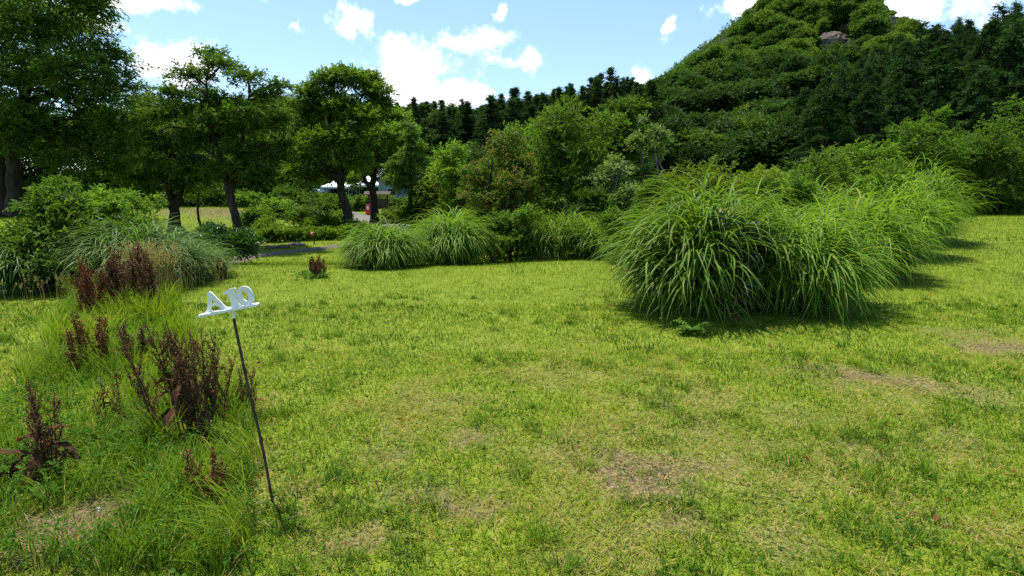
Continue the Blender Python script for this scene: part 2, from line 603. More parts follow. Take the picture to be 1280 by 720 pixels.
def ground_mat():
    """Soil, thatch and short turf under the blades; forest floor on the hills."""
    m, nt, b = principled('ground_turf', .95, .1)
    N, L = nt.nodes.new, nt.links.new
    tc = N('ShaderNodeTexCoord')
    def noise(s, d=5):
        n = N('ShaderNodeTexNoise')
        n.inputs['Scale'].default_value = s
        n.inputs['Detail'].default_value = d
        n.inputs['Roughness'].default_value = .65
        L(tc.outputs['Object'], n.inputs['Vector'])
        return n
    fine, mid = noise(38), noise(3.2)
    grass = ramp_node(nt, [(.3, (.050, .085, .009)), (.5, (.130, .175, .013)), (.7, (.22, .23, .037))])
    ad = N('ShaderNodeMath')
    ad.operation = 'MULTIPLY_ADD'
    L(mid.outputs[0], ad.inputs[0])
    ad.inputs[1].default_value = .45
    mu = N('ShaderNodeMath')
    mu.operation = 'MULTIPLY'
    mu.inputs[1].default_value = .55
    L(fine.outputs[0], mu.inputs[0])
    L(mu.outputs[0], ad.inputs[2])
    L(ad.outputs[0], grass.inputs[0])
    soil = ramp_node(nt, [(.3, (.035, .022, .014)), (.5, (.12, .080, .050)), (.7, (.31, .22, .135))])
    L(fine.outputs[0], soil.inputs[0])
    floor_ = ramp_node(nt, [(.3, (.010, .020, .006)), (.5, (.022, .040, .010)), (.72, (.045, .070, .016))])
    nb = noise(.35)
    L(nb.outputs[0], floor_.inputs[0])
    def mix(fac, a, c):
        x = N('ShaderNodeMix')
        x.data_type = 'RGBA'
        L(fac, x.inputs[0]); L(a, x.inputs[6]); L(c, x.inputs[7])
        return x.outputs[2]
    a1, a2 = N('ShaderNodeAttribute'), N('ShaderNodeAttribute')
    a1.attribute_name, a2.attribute_name = 'soil', 'forest'
    c = mix(a1.outputs['Fac'], grass.outputs[0], soil.outputs[0])
    c = mix(a2.outputs['Fac'], c, floor_.outputs[0])
    L(c, b.inputs['Base Color'])
    bp = N('ShaderNodeBump')
    bp.inputs['Strength'].default_value = .6
    bp.inputs['Distance'].default_value = .02
    L(fine.outputs[0], bp.inputs['Height'])
    L(bp.outputs[0], b.inputs['Normal'])
    return m


# worn patches of the lawn: photograph pixel, radii in metres, strength
PATCHES = [(800, 590, .42, .30, .95), (760, 575, .25, .2, .6), (1090, 474, .55, .28, .95), (1030, 465, .45, .25, .6), (1180, 490, .6, .3, .6),
           (1245, 432, .55, .45, .9), (1215, 415, .5, .3, .55), (595, 636, .22, .10, .9), (690, 560, .3, .2, .5), (600, 545, .25, .15, .7),
           (1090, 565, .35, .25, .6), (835, 655, .2, .15, .75), (560, 500, .3, .2, .35), (860, 500, .5, .3, .45), (700, 470, .4, .25, .35), (880, 545, .45, .3, .5),
           (960, 600, .4, .3, .4), (430, 680, .2, .12, .7), (520, 620, .2, .12, .5), (1200, 560, .3, .25, .45), (1000, 520, .5, .3, .4),
           (480, 570, .2, .15, .4), (930, 560, .3, .2, .45), (720, 700, .2, .12, .5), (980, 680, .22, .15, .4), (1140, 640, .25, .2, .35)]
PATCHW = [(ground(px, py), rx, ry, s) for (px, py, rx, ry, s) in PATCHES]
BED = [ground(px, py)[:2] for px, py in [(-60, 719), (290, 719), (318, 650), (318, 540), (305, 480), (258, 455), (228, 400), (222, 362), (95, 366), (62, 420), (40, 470), (-40, 560), (-160, 640)]]
SOILW = [(ground(80, 662), .25, .17, 1.0), (ground(130, 635), .16, .10, .85), (ground(30, 685), .15, .10, .85), (ground(262, 640), .15, .07, .6)]


def in_poly(x, y, poly):
    inside = np.zeros(np.shape(x), bool)
    n = len(poly)
    for i in range(n):
        (x1, y1), (x2, y2) = poly[i], poly[(i + 1) % n]
        c = (y1 > y) != (y2 > y)
        xi = (x2 - x1) * (y - y1) / (y2 - y1 + 1e-12) + x1
        inside ^= c & (x < xi)
    return inside


def dryness(x, y):
    d = np.zeros(np.shape(x))
    wob = (fbm(x, y, 3.0, 31) - .5) * 1.3 + (fbm(x, y, 9.0, 33) - .5) * .9
    for (p, rx, ry, s) in PATCHW:
        q = np.sqrt(((x - p[0]) / rx) ** 2 + ((y - p[1]) / ry) ** 2)
        d = np.maximum(d, .72 * s * (1 - smooth(.1, 1.35, q + wob * 1.3)))
    return d


def bare(x, y):
    d = np.zeros(np.shape(x))
    wob = (fbm(x, y, 5.0, 35) - .5) * 1.2
    for (p, rx, ry, s) in SOILW:
        q = np.sqrt(((x - p[0]) / rx) ** 2 + ((y - p[1]) / ry) ** 2)
        d = np.maximum(d, s * (1 - smooth(.5, 1.2, q + wob)))
    return d


PATH = [ground(*p)[:2] for p in [(180, 345), (300, 324), (345, 317), (390, 312), (440, 305), (500, 299), (600, 293)]]
ROAD = [ground(*p)[:2] for p in [(250, 250), (330, 253), (395, 262), (432, 270), (480, 280), (560, 288), (680, 292)]]


def strip_dist(x, y, line):
    d = np.full(np.shape(x), 1e9)
    for a, b in zip(line[:-1], line[1:]):
        vx, vy = b[0] - a[0], b[1] - a[1]
        t = np.clip(((x - a[0]) * vx + (y - a[1]) * vy) / (vx * vx + vy * vy), 0, 1)
        d = np.minimum(d, np.hypot(x - a[0] - t * vx, y - a[1] - t * vy))
    return d


def build_terrain():
    na = 420
    # finer angular steps ahead of the camera
    ang = np.concatenate([np.linspace(-62, 62, 320), np.linspace(64, 296, 60)])
    ang = np.radians(ang)
    rad = np.concatenate([[0.0], np.geomspace(0.6, 2200, 330)])
    A, Rr = np.meshgrid(ang, rad)
    X, Y = Rr * np.sin(A), Rr * np.cos(A)
    Z = height(X, Y)
    n = len(ang)
    i = np.arange(len(rad) - 1)[:, None] * n
    j = np.arange(n)[None, :]
    k = (j + 1) % n
    Q = np.stack([i + j, i + k, i + k + n, i + j + n], -1).reshape(-1, 4)[:, ::-1]
    me = make_mesh('ground', np.stack([X, Y, Z], -1), Q, ground_mat(), None, True)
    x, y = X.ravel(), Y.ravel()
    soil = np.maximum(np.minimum(dryness(x, y) * 1.3, .9), bare(x, y))
    soil = np.maximum(soil, (1 - smooth(3.5, 7.0, np.hypot(x, y))) * smooth(.48, .72, fbm(x, y, 2.6, 41, 3)) * .40)
    # mound with worn soil on its brow
    soil = np.maximum(soil, .9 * np.exp(-(((x + 19.5) / 4.5) ** 2 + ((y - 35) / 2.2) ** 2)) * smooth(.35, .6, fbm(x, y, .5, 5)))
    # trodden earth under the leaning tree
    t = ground(308, 309)
    soil = np.maximum(soil, .9 * (1 - smooth(.3, 1.6, np.hypot(x - t[0], (y - t[1]) * 1.1))))
    far = smooth(46, 66, np.hypot(x, y))
    a = me.attributes.new('soil', 'FLOAT', 'POINT')
    a.data.foreach_set('value', soil.astype(np.float32))
    a = me.attributes.new('forest', 'FLOAT', 'POINT')
    a.data.foreach_set('value', far.astype(np.float32))
    tag(link('ground', me), kind='structure')


def build_strip(name, line, width, mat, lift):
    pts = curve_pts(*[(p[0], p[1], 0) for p in line], n=14)
    tan = nrm(np.gradient(pts, axis=0))
    s = np.stack([-tan[:, 1], tan[:, 0], 0 * tan[:, 0]], -1)
    cols = np.linspace(-.5, .5, 7)
    wob = 1 + .16 * (vnoise(pts[:, 0], pts[:, 1], 1.1, 6) - .5)
    V = pts[:, None, :] + s[:, None, :] * (cols[None, :, None] * width * wob[:, None, None])
    V[..., 2] = height(V[..., 0], V[..., 1]) + lift - 0.02 * (np.abs(cols) > .45)[None, :]
    i = np.arange(len(pts) - 1)[:, None] * 7
    j = np.arange(6)[None, :]
    Q = np.stack([i + j, i + j + 1, i + j + 8, i + j + 7], -1)
    return tag(link(name, make_mesh(name, V, Q[..., ::-1], mat, None, True)), kind='structure')


build_terrain()
M['gravel'] = noise_mat('gravel', [(.3, (.045, .034, .025)), (.5, (.10, .078, .058)), (.7, (.17, .135, .10))], 24, .95, .5)
M['asphalt'] = noise_mat('asphalt', [(.3, (.09, .083, .072)), (.6, (.145, .134, .118))], 6, .9, .2)
build_strip('path', PATH, .85, M['gravel'], .03)
build_strip('road', ROAD, 4.2, M['asphalt'], .05)

# ---------------------------------------------------------------- plants: builders
def spot(px, y, py=240):
    x = at(px, py, y)[0]
    return np.array([x, y, gz(x, y)])


def px_lobes(spec, depth, rz=.75, seed=0, k=.88):
    """Crown lobes at photograph pixels: (px, py, radius in pixels[, depth offset])."""
    g = rng_of(seed)
    out = []
    for s in spec:
        dy = s[3] if len(s) > 3 else g.uniform(-1, 1) * s[2] * depth / F * 1.1
        c = at(s[0], s[1], depth + dy)
        r = s[2] * depth / F * k
        out.append((*c, r, r, r * rz))
    return np.array(out)


def auto_lobes(c, rx, ry, rz, n, seed, size=.42, squash=.75, taper=0.0):
    g = rng_of(seed)
    out = []
    while len(out) < n:
        d = g.uniform(-1, 1, 3)
        if d @ d > 1 or (len(out) > 2 and d @ d < .15):
            continue
        k = 1 - taper * (d[2] * .5 + .5)
        s = size * g.uniform(.7, 1.2) * k ** .5
        rr = min(rx, ry) * s
        out.append((c[0] + d[0] * rx * k * (1 - s * .6), c[1] + d[1] * ry * k * (1 - s * .6), c[2] + d[2] * rz * (1 - s * .5), rr, rr, rr * squash))
    return np.array(out)


def crown_geo(lobes, n, K, twig, ll, lw, seed, flat=.6, up=.15, droop=.18, hexa=False, shell=2.4, belly=.45):
    g = rng_of(seed)
    P, D, _ = lobe_points(lobes, n, g, shell, belly)
    return sprays(P, D, K, twig, ll, lw, g, flat, up, droop, hexa)


def woody(name, label, cat, base, stems, lobes, n, K, twig, ll, lw, leaf, bark, seed, flat=.6, up=.15, droop=.18, group=None,
          crown='crown', stem='trunk', r_limb=.05, hexa=False, shell=2.4, belly=.45, limbs=True):
    """A tree or bush: Empty > trunk(s), branches, crown. stems = [(control points, root radius, tip radius), ...] in world space."""
    g = rng_of(seed + 1)
    base = np.asarray(base, float)
    t = thing(name, label, cat, base, group)
    paths = []
    for (pts, r0, r1) in stems:
        p = curve_pts(*pts, n=7)
        s = np.linspace(0, 1, len(p))
        rad = r0 * (1 - s) ** .7 + r1 + r0 * .7 * np.exp(-s * 14)
        p[1:-1] += g.normal(0, r0 * .12, (len(p) - 2, 3))
        V, Q = tube(p - base, rad, 10)
        o = Geo().add(V, Q).mesh(stem, bark, True)
        link(stem, o, t)
        paths.append(p)
    if limbs:
        gb = Geo()
        for L_ in lobes:
            c = L_[:3]
            q = near_on(paths, c)
            gb.add(*limb(q - base, c - base, r_limb * g.uniform(.7, 1.1), r_limb * .12, g))
            for _ in range(5):
                e = c + nrm(g.normal(0, 1, 3)) * L_[3:6] * .8
                gb.add(*limb(c - base, e - base, r_limb * .22, r_limb * .06, g, n=3, sides=4))
        link('branches', gb.mesh('branches', bark, True), t)
    V, Q, tone = crown_geo(lobes, n, K, twig, ll, lw, seed, flat, up, droop, hexa, shell, belly)
    link(crown, make_mesh(crown, V - base, Q, leaf, tone), t)
    return t


def reed_clump(name, label, base, rx, ry, ncul, H, leaf_len, w, mat, seed, S=7, per=8, group=None, lean=38, rot=0.0, thin=0.0, fold=.18, gapdir=None, gap=.0):
    """A fountain of silver grass: culms from an oval crown, long leaves arching over and down."""
    g = rng_of(seed)
    base = np.asarray(base, float)
    t = thing(name, label, 'grass clump', base, group)
    r = np.sqrt(g.random(ncul)) * .98
    th = g.uniform(0, 2 * np.pi, ncul)
    u, v = r * np.cos(th) * rx, r * np.sin(th) * ry
    c, s = math.cos(rot), math.sin(rot)
    X, Y = u * c - v * s, u * s + v * c
    oh = np.arctan2(Y, X) + g.normal(0, .35, ncul)
    if gapdir is not None:
        keep = ~((np.abs((np.arctan2(Y, X) - gapdir + np.pi) % (2 * np.pi) - np.pi) < gap) & (r > .25) & (g.random(ncul) < .94))
        X, Y, r, oh = X[keep], Y[keep], r[keep], oh[keep]
    n = len(X)
    P0 = np.stack([X, Y, height(X + base[0], Y + base[1]) - base[2] - .02], -1)
    ln = np.radians(3 + lean * r ** 1.5 * g.uniform(.6, 1.25, n))
    Hh = H * g.uniform(.66, 1.05, n) * (1 - .45 * r ** 2)
    # culms as slim blades
    V, Q, ix = blades(P0, oh, Hh, np.full(n, w * .55), ln * .4, ln * 1.35, 4, 1.0, .3)
    link('stems', make_mesh('stems', V, Q, M['stem_green'], g.uniform(.2, .8, n)[ix]), t)
    # dead blades hanging round the foot
    m = int(ncul * .7)
    hd = g.uniform(0, 2 * np.pi, m)
    rr = g.uniform(.7, 1.15, m)
    u, v = rr * np.cos(hd) * rx, rr * np.sin(hd) * ry
    PD = np.stack([u, v, height(u + base[0], v + base[1]) - base[2] + g.uniform(0, .45, m) * H], -1)
    p0 = np.radians(g.uniform(20, 110, m))
    V, Q, ix = blades(PD, hd + g.normal(0, .6, m), leaf_len * g.uniform(.25, .7, m), w * g.uniform(.4, .8, m), p0, np.minimum(p0 + np.radians(g.uniform(40, 100, m)), 3.0), 4, .8, .15, g.normal(0, .25, m))
    V[:, 2] = np.maximum(V[:, 2], height(V[:, 0] + base[0], V[:, 1] + base[1]) - base[2] + .015)
    link('dead_leaves', make_mesh('dead_leaves', V, Q, M['straw'], g.uniform(0, .6, m)[ix], True), t)
    # leaves along the culms
    k = n * per
    ci = np.repeat(np.arange(n), per)
    tt = np.clip(g.uniform(.08, 1.0, k) ** .8, 0, 1)
    phi = (ln * .4 + (ln * 1.35 - ln * .4) * tt * .5)[ci] if False else ln[ci] * (.4 + .475 * tt)
    out = np.stack([np.cos(oh), np.sin(oh), 0 * oh], -1)[ci]
    dist = (Hh[ci] * tt)[:, None]
    PP = P0[ci] + (np.sin(phi)[:, None] * out + np.cos(phi)[:, None] * np.array([0, 0, 1.0])) * dist
    head = oh[ci] + g.normal(0, 1, k) * (1.2 - .9 * r[ci])
    L_ = leaf_len * g.uniform(.55, 1.15, k) * (1 - .25 * (1 - tt))
    p0 = ln[ci] * .8 + np.radians(g.uniform(8, 34, k))
    p1 = p0 + np.radians(g.uniform(80, 150, k)) * (.88 + .22 * r[ci])
    p1 = np.minimum(p1, np.radians(172))
    V, Q, ix = blades(PP, head, L_, w * g.uniform(.7, 1.2, k), p0, p1, S, .85, fold, g.normal(0, .14, k))
    gr = height(V[:, 0] + base[0], V[:, 1] + base[1]) - base[2] + .02
    V[:, 2] = np.maximum(V[:, 2], gr)
    tone = np.clip(.5 + g.normal(0, .15, k) + .12 * (tt - .6) - (g.random(k) < .02) * 0 + (g.random(k) < .025) * .45, 0, 1)
    link('leaves', make_mesh('leaves', V, Q, mat, tone[ix], True), t)
    return t


# ---------------------------------------------------------------- lawn
def clump_clear(x, y):
    """Where taller plants stand and no lawn grows."""
    m = np.zeros(np.shape(x), bool)
    for (cx, cy, a, b) in CLEAR:
        m |= ((x - cx) / a) ** 2 + ((y - cy) / b) ** 2 < 1
    return m


CLEAR = []


def build_lawn():
    g = rng_of(11)
    geo = Geo()
    # (near, far, blades per square metre, height, width)
    bands = [(.9, 1.5, 5200, .050, .0050), (1.5, 2.6, 7600, .050, .0050), (2.6, 3.8, 6400, .048, .0052), (3.8, 5.2, 4600, .044, .0060), (5.2, 7.5, 2500, .041, .0070),
             (7.5, 10.5, 1500, .043, .0095), (10.5, 15, 800, .048, .013), (15, 22, 420, .055, .019), (22, 34, 190, .065, .030), (34, 46, 90, .08, .05)]
    for (y0, y1, den, hh, ww) in bands:
        xm = 1.0 * y1 + 2.6
        n = int(den * (y1 - y0) * 2 * xm)
        x, y = g.uniform(-xm, xm, n), g.uniform(y0, y1, n)
        keep = np.abs(x) < 1.0 * y + 2.6
        tuft = fbm(x, y, 2.6, 41, 3)
        fine = vnoise(x, y, 13, 43)
        dry = dryness(x, y)
        keep &= g.random(n) > np.clip(dry * .72 + bare(x, y) * .95 - .15 * (fine - .5), 0, .9)
        keep &= g.random(n) < .55 + .75 * fine
        bd = in_poly(x, y, BED)
        keep &= ~(bd & (g.random(n) < .35))
        keep &= strip_dist(x, y, PATH) > .5
        keep &= strip_dist(x, y, ROAD) > 2.1
        keep &= ~clump_clear(x, y)
        keep &= ~((y > 16) & (x > -8) & (x < y * .70 - 1.0) & (x > -2))
        x, y, tuft, dry, fine = x[keep], y[keep], tuft[keep], dry[keep], fine[keep]
        n = len(x)
        # darker, longer tufts here and there
        lush = smooth(.50, .68, fbm(x, y, 1.5, 47, 3)) * smooth(.35, .75, fine)
        tall = hh * (.55 + .8 * g.random(n)) * (1 + .55 * lush) * (1 - .4 * dry)
        P = np.stack([x, y, height(x, y) - .003], -1)
        head = g.uniform(0, 2 * np.pi, n)
        near = 1 - smooth(3.5, 7.5, y)
        p0 = np.radians(g.uniform(4, 48, n) + 25 * dry + 14 * near)
        p1 = p0 + np.radians(g.uniform(10, 60 + 25 * near, n))
        S = 2 if y1 < 8 else 1
        V, Q, ix = blades(P, head, tall, ww * g.uniform(.65, 1.3, n), p0, p1, S)
        broad = fbm(x, y, .32, 51, 2)
        tone = .47 + .04 * near + .50 * (broad - .5) + (.55 + .25 * near) * (tuft - .5) + g.normal(0, 1, n) * (.10 + .09 * near) - (.22 + .12 * near) * lush + .5 * dry * g.random(n)
        straw = g.random(n) < (.04 + .03 * near + (.08 + .10 * near) * smooth(.48, .7, tuft) + .38 * dry)
        tone = np.where(straw, g.uniform(.80, 1.0, n), np.clip(tone, .05, .78))
        # the strip on the right and the far lawn are mown shorter and greener
        geo.add(V, Q, tone[ix])
    # coarser dark tufts that the mower leaves
    nt = 420
    ty = 1.7 + 6.5 * g.random(nt) ** 1.2
    tx = g.uniform(-1, 1, nt) * (ty + .5)
    ok = (fbm(tx, ty, .9, 57, 2) > .47) & ~clump_clear(tx, ty) & ~in_poly(tx, ty, BED)
    tx, ty = tx[ok], ty[ok]
    m = 34
    x = np.repeat(tx, m) + g.normal(0, .022, len(tx) * m)
    y = np.repeat(ty, m) + g.normal(0, .022, len(tx) * m)
    n = len(x)
    hd = np.arctan2(y - np.repeat(ty, m), x - np.repeat(tx, m)) + g.normal(0, .5, n)
    P = np.stack([x, y, height(x, y) - .003], -1)
    p0 = np.radians(g.uniform(15, 55, n))
    V, Q, ix = blades(P, hd, g.uniform(.05, .115, n), g.uniform(.004, .0065, n) * (.7 + .08 * y), p0, p0 + np.radians(g.uniform(20, 55, n)), 3)
    tone = np.repeat(g.uniform(.10, .40, len(tx)), m) + g.normal(0, .07, n)
    geo.add(V, Q, np.clip(tone, .02, .6)[ix])
    tag(link('lawn_grass', geo.mesh('lawn_grass', M['grass'])), 'short mown yellow-green lawn grass with dry straw patches', None, None, 'stuff')
    # clover and broad-leaved lawn weeds: tiny leaves lying in the turf
    n = 26000
    y = 1.5 + 7.5 * g.random(n) ** 1.3
    x = g.uniform(-1, 1, n) * (y * 1.0 + .6)
    keep = (smooth(.52, .66, fbm(x, y, 1.1, 61, 3)) * smooth(.4, .7, vnoise(x, y, 7, 63)) > g.random(n)) & (dryness(x, y) < .3) & ~clump_clear(x, y)
    x, y = x[keep], y[keep]
    n = len(x)
    P = np.stack([x, y, height(x, y) + g.uniform(.008, .035, n)], -1)
    a = g.uniform(0, 2 * np.pi, n)
    D = np.stack([np.cos(a), np.sin(a), g.normal(.15, .2, n)], -1)
    ln = g.uniform(.014, .034, n)
    V, Q, ix = leaves(P, D, np.tile([0, 0, 1.0], (n, 1)) + g.normal(0, .25, (n, 3)), ln, ln * g.uniform(.45, .8, n), .1, .1, True)
    tag(link('lawn_weeds', make_mesh('lawn_weeds', V, Q, M['weed'], g.random(n)[ix])), 'small green clover and plantain leaves in the lawn', None, None, 'stuff')
    n = 170
    y = 1.8 + 7 * g.random(n)
    x = g.uniform(-1, 1, n) * (y + .5)
    k = ~clump_clear(x, y)
    x, y = x[k], y[k]
    n = len(x)
    a = g.uniform(0, 6.28, n)
    ln = g.uniform(.02, .05, n)
    V, Q, ix = leaves(np.stack([x, y, height(x, y) + g.uniform(.02, .045, n)], -1), np.stack([np.cos(a), np.sin(a), g.normal(0, .3, n)], -1), np.tile([0, 0, 1.0], (n, 1)) + g.normal(0, .35, (n, 3)), ln, ln * g.uniform(.35, .6, n), .25, .2, True)
    tag(link('fallen_leaves', make_mesh('fallen_leaves', V, Q, M['dock_rust'], g.random(n)[ix])), 'small rust-brown fallen leaves scattered on the lawn', None, None, 'stuff')
    # fallen straw and clippings on the worn patches
    n = 9000
    q = g.integers(0, len(PATCHW), n)
    C = np.array([p for (p, *_r) in PATCHW])[q]
    rr = np.array([(a, b) for (_p, a, b, _s) in PATCHW])[q]
    x, y = C[:, 0] + g.normal(0, .8, n) * rr[:, 0], C[:, 1] + g.normal(0, .8, n) * rr[:, 1]
    P = np.stack([x, y, height(x, y) + g.uniform(.002, .016, n)], -1)
    V, Q, ix = blades(P, g.uniform(0, 2 * np.pi, n), g.uniform(.02, .07, n), g.uniform(.0018, .0034, n), np.radians(g.uniform(72, 98, n)), np.radians(g.uniform(80, 100, n)), 2)
    tag(link('dry_clippings', make_mesh('dry_clippings', V, Q, M['straw'], g.random(n)[ix])), 'pale dry grass clippings lying on the worn patches', None, None, 'stuff')


def build_long_grass():
    """Uncut grass of the weedy bed around the sign."""
    g = rng_of(21)
    P_ = np.array(BED)
    (x0, y0), (x1, y1) = P_.min(0), P_.max(0)
    n = 95000
    # more per area close by
    y = y0 + (y1 - y0) * g.random(n) ** 1.25
    x = g.uniform(x0, x1, n)
    k = in_poly(x, y, BED + []) & (y > 1.4)
    edge = fbm(x, y, 2.2, 71)
    k &= g.random(n) > .9 * bare(x, y)
    k &= g.random(n) < smooth(.28, .62, fbm(x, y, 3.2, 73, 3)) * .95 + .04
    x, y = x[k], y[k]
    n = len(x)
    # tufts: blades lean away from a nearby tuft centre
    cell = .26
    cx, cy = (np.floor(x / cell) + .5) * cell, (np.floor(y / cell) + .5) * cell
    jx = _hash(np.floor(x / cell), np.floor(y / cell), 5) - .5
    jy = _hash(np.floor(x / cell), np.floor(y / cell), 6) - .5
    cx, cy = cx + jx * cell * .7, cy + jy * cell * .7
    hd = np.arctan2(y - cy, x - cx) + g.normal(0, .5, n)
    tall = _hash(np.floor(x / cell), np.floor(y / cell), 8)
    L_ = (.15 + .26 * tall) * g.uniform(.5, 1.25, n) * (.8 + .05 * y)
    pull = .45 * g.random(n)
    x, y = x + (cx - x) * pull, y + (cy - y) * pull
    P = np.stack([x, y, height(x, y) - .005], -1)
    p0 = np.radians(g.uniform(4, 32, n))
    V, Q, ix = blades(P, hd, L_, .0040 * g.uniform(.6, 1.4, n) * (.6 + .18 * y), p0, p0 + np.radians(g.uniform(30, 105, n)), 4, 1.2, .0, g.normal(0, .12, n))
    V[:, 2] = np.maximum(V[:, 2], height(V[:, 0], V[:, 1]) + .003)
    tone = np.clip(.43 + .3 * (fbm(x, y, .9, 75) - .5) + .25 * (tall - .5) + g.normal(0, .10, n), .05, .74)
    tone = np.where(g.random(n) < .03, g.uniform(.8, 1, n), tone)
    tag(link('long_grass', make_mesh('long_grass', V, Q, M['grass'], tone[ix], True)), 'uncut tufty grass growing around the brown weeds', None, None, 'stuff')
    # low herbs between the tufts
    n = 15000
    y = y0 + (y1 - y0) * g.random(n)
    x = g.uniform(x0, x1, n)
    k = in_poly(x, y, BED) & (y > 1.5) & (g.random(n) < smooth(.42, .62, fbm(x, y, 1.6, 81, 2))) & (bare(x, y) < .4)
    x, y = x[k], y[k]
    C = np.stack([x, y, height(x, y) + g.uniform(.03, .16, len(x))], -1)
    D = nrm(g.normal(0, 1, (len(x), 3)) * [1, 1, .3])
    V, Q, tone = sprays(C, D, 6, .07, .032, .014, g, .6, .3)
    tag(link('low_herbs', make_mesh('low_herbs', V, Q, M['weed'], tone)), 'low leafy herbs mixed into the uncut grass', None, None, 'stuff')
    # dead stalks and litter on the bare soil
    n = 900
    q = g.integers(0, len(SOILW), n)
    C = np.array([p for (p, *_r) in SOILW])[q]
    x, y = C[:, 0] + g.normal(0, .22, n), C[:, 1] + g.normal(0, .15, n)
    P = np.stack([x, y, height(x, y) + g.uniform(.004, .02, n)], -1)
    V, Q, ix = blades(P, g.uniform(0, 2 * np.pi, n), g.uniform(.06, .26, n), g.uniform(.002, .0045, n), np.radians(g.uniform(75, 98, n)), np.radians(g.uniform(82, 98, n)), 3)
    tag(link('dead_grass_litter', make_mesh('dead_grass_litter', V, Q, M['straw'], g.random(n)[ix] * .7)), 'dead brown grass litter on the bare soil', None, None, 'stuff')


# ---------------------------------------------------------------- silver grass clumps and bushes on the right
CB = ground(850, 402)
def build_right_clumps():
    # front clump, two halves
    b = ground(903, 403) + np.array([0, .72, 0])
    b[2] = gz(b[0], b[1])
    reed_clump('silver_grass_clump', 'largest arching silver grass clump, nearest on the right lawn, dark hollow in front', b, .52, .56, 450, 1.60, .92, .027, M['reed'], 101, 9, 10,
               'silver grass clumps on the right', 33, 0, gapdir=R(-68), gap=.62)
    CLEAR.append((b[0], b[1], .95, .85))
    b2 = ground(1022, 396) + np.array([.05, .85, 0])
    b2[2] = gz(b2[0], b2[1])
    reed_clump('silver_grass_clump', 'arching silver grass clump joined to the right side of the largest clump', b2, .48, .60, 340, 1.30, .9, .025, M['reed'], 102, 8, 9,
               'silver grass clumps on the right', 36, 0)
    CLEAR.append((b2[0], b2[1], .8, .9))
    k = [(1072, 10.1, .65, .8, 360, 1.38, 'bright silver grass clump behind the front pair, spreading toward the right lawn'),
         (1010, 12.2, .9, .8, 340, 1.75, 'silver grass clump half hidden behind the front pair and a leafy shrub'),
         (1108, 13.2, .8, .9, 380, 1.85, 'tall silver grass clump in the middle of the row along the right lawn'),
         (1138, 16.0, .95, .9, 400, 2.3, 'tallest and farthest silver grass clump, ending the row before the dark shrubs')]
    for i, (px, y, rx, ry, n, H, lab) in enumerate(k):
        p = spot(px, y)
        reed_clump('silver_grass_clump', lab, p, rx, ry, n, H, .9, .027, M['reed'], 110 + i, 6, 8, 'silver grass clumps on the right', 30)
        CLEAR.append((p[0], p[1], rx * 1.2, ry * 1.2))
    # broad vine leaves in the hollow of the front clump
    g = rng_of(131)
    c = b + np.array([.12, -.55, .62])
    lobes = np.array([(c[0], c[1], c[2], .42, .25, .42), (c[0] + .25, c[1] + .1, c[2] + .25, .3, .25, .3), (c[0] - .1, c[1] + .1, c[2] + .45, .3, .22, .25)])
    root = np.array([c[0], c[1] + .1, gz(c[0], c[1] + .1)])
    woody('climbing_vine', 'dark broad-leaved vine climbing inside the hollow of the largest grass clump', 'vine', root,
          [((root, root + [.03, .0, .3], c), .006, .003), ((root, root + [-.05, .05, .35], c + [-.1, .1, .4]), .006, .003)], lobes, 150, 4, .12, .085, .07, M['leaf_glossy'], M['stem_green'], 132,
          .3, .1, .3, crown='leaves', stem='stem', r_limb=.005, hexa=True)
    # fern-like weed at its foot
    f = ground(866, 417)
    t = thing('ferny_weed', 'low ferny green weed at the foot of the largest grass clump', 'weed', f)
    gg = rng_of(133)
    n = 11
    hd = gg.uniform(0, 2 * np.pi, n)
    for i in range(n):
        L_ = gg.uniform(.16, .30)
        p0, p1 = R(gg.uniform(15, 40)), R(gg.uniform(80, 115))
        m = 9
        pos = np.zeros(3); pts = [pos.copy()]
        o = np.array([math.cos(hd[i]), math.sin(hd[i]), 0])
        for j in range(m):
            a = p0 + (p1 - p0) * j / m
            pos = pos + (math.sin(a) * o + math.cos(a) * np.array([0, 0, 1])) * L_ / m
            pts.append(pos.copy())
        pts = np.array(pts)
        geo = Geo().add(*tube(pts, .002, 4), .3)
        s = np.array([-o[1], o[0], 0])
        for j in range(2, m + 1):
            for sg in (-1, 1):
                ll = .075 * math.sin(math.pi * (j / (m + 1.5)) ** .8) + .012
                V, Q, ix = leaves(pts[j][None], (s * sg + o * .45)[None] + gg.normal(0, .08, (1, 3)), np.array([[0, 0, 1.0]]) + .2 * o, np.array([ll]), np.array([ll * .42]), .1, .25, True)
                geo.add(V, Q, gg.uniform(.3, .9))
        link('frond', geo.mesh('frond', M['weed']), t)
    CLEAR.append((f[0], f[1] + .1, .12, .08))

    def bush(name, label, px, y, w, top, leaf, seed, n=900, ll=.07, lw=.035, K=10, flat=.6, base_py=None, cat='shrub', squash=.8, nl=9, group=None, bottom=.1, r_limb=.02):
        p = spot(px, y)
        ztop = at(px, top, y)[2]
        h = ztop - p[2]
        rx = w * y / F / 2
        lob = auto_lobes((p[0], p[1], p[2] + h * (.5 + bottom / 2)), rx, rx * .8, h * (.5 - bottom / 2), nl, seed, .48, squash)
        gg = rng_of(seed + 5)
        st = []
        for i in range(4):
            L_ = lob[gg.integers(len(lob))][:3]
            st.append(((p + [gg.normal(0, .08), gg.normal(0, .08), -.03], p * .5 + L_ * .5 + [0, 0, .1], L_), r_limb * 1.1, r_limb * .3))
        return woody(name, label, cat, p, st, lob, n, K, ll * 2.2, ll, lw, leaf, M['bark'], seed, flat, .3, .12, group, 'foliage', 'stem', r_limb * .6)
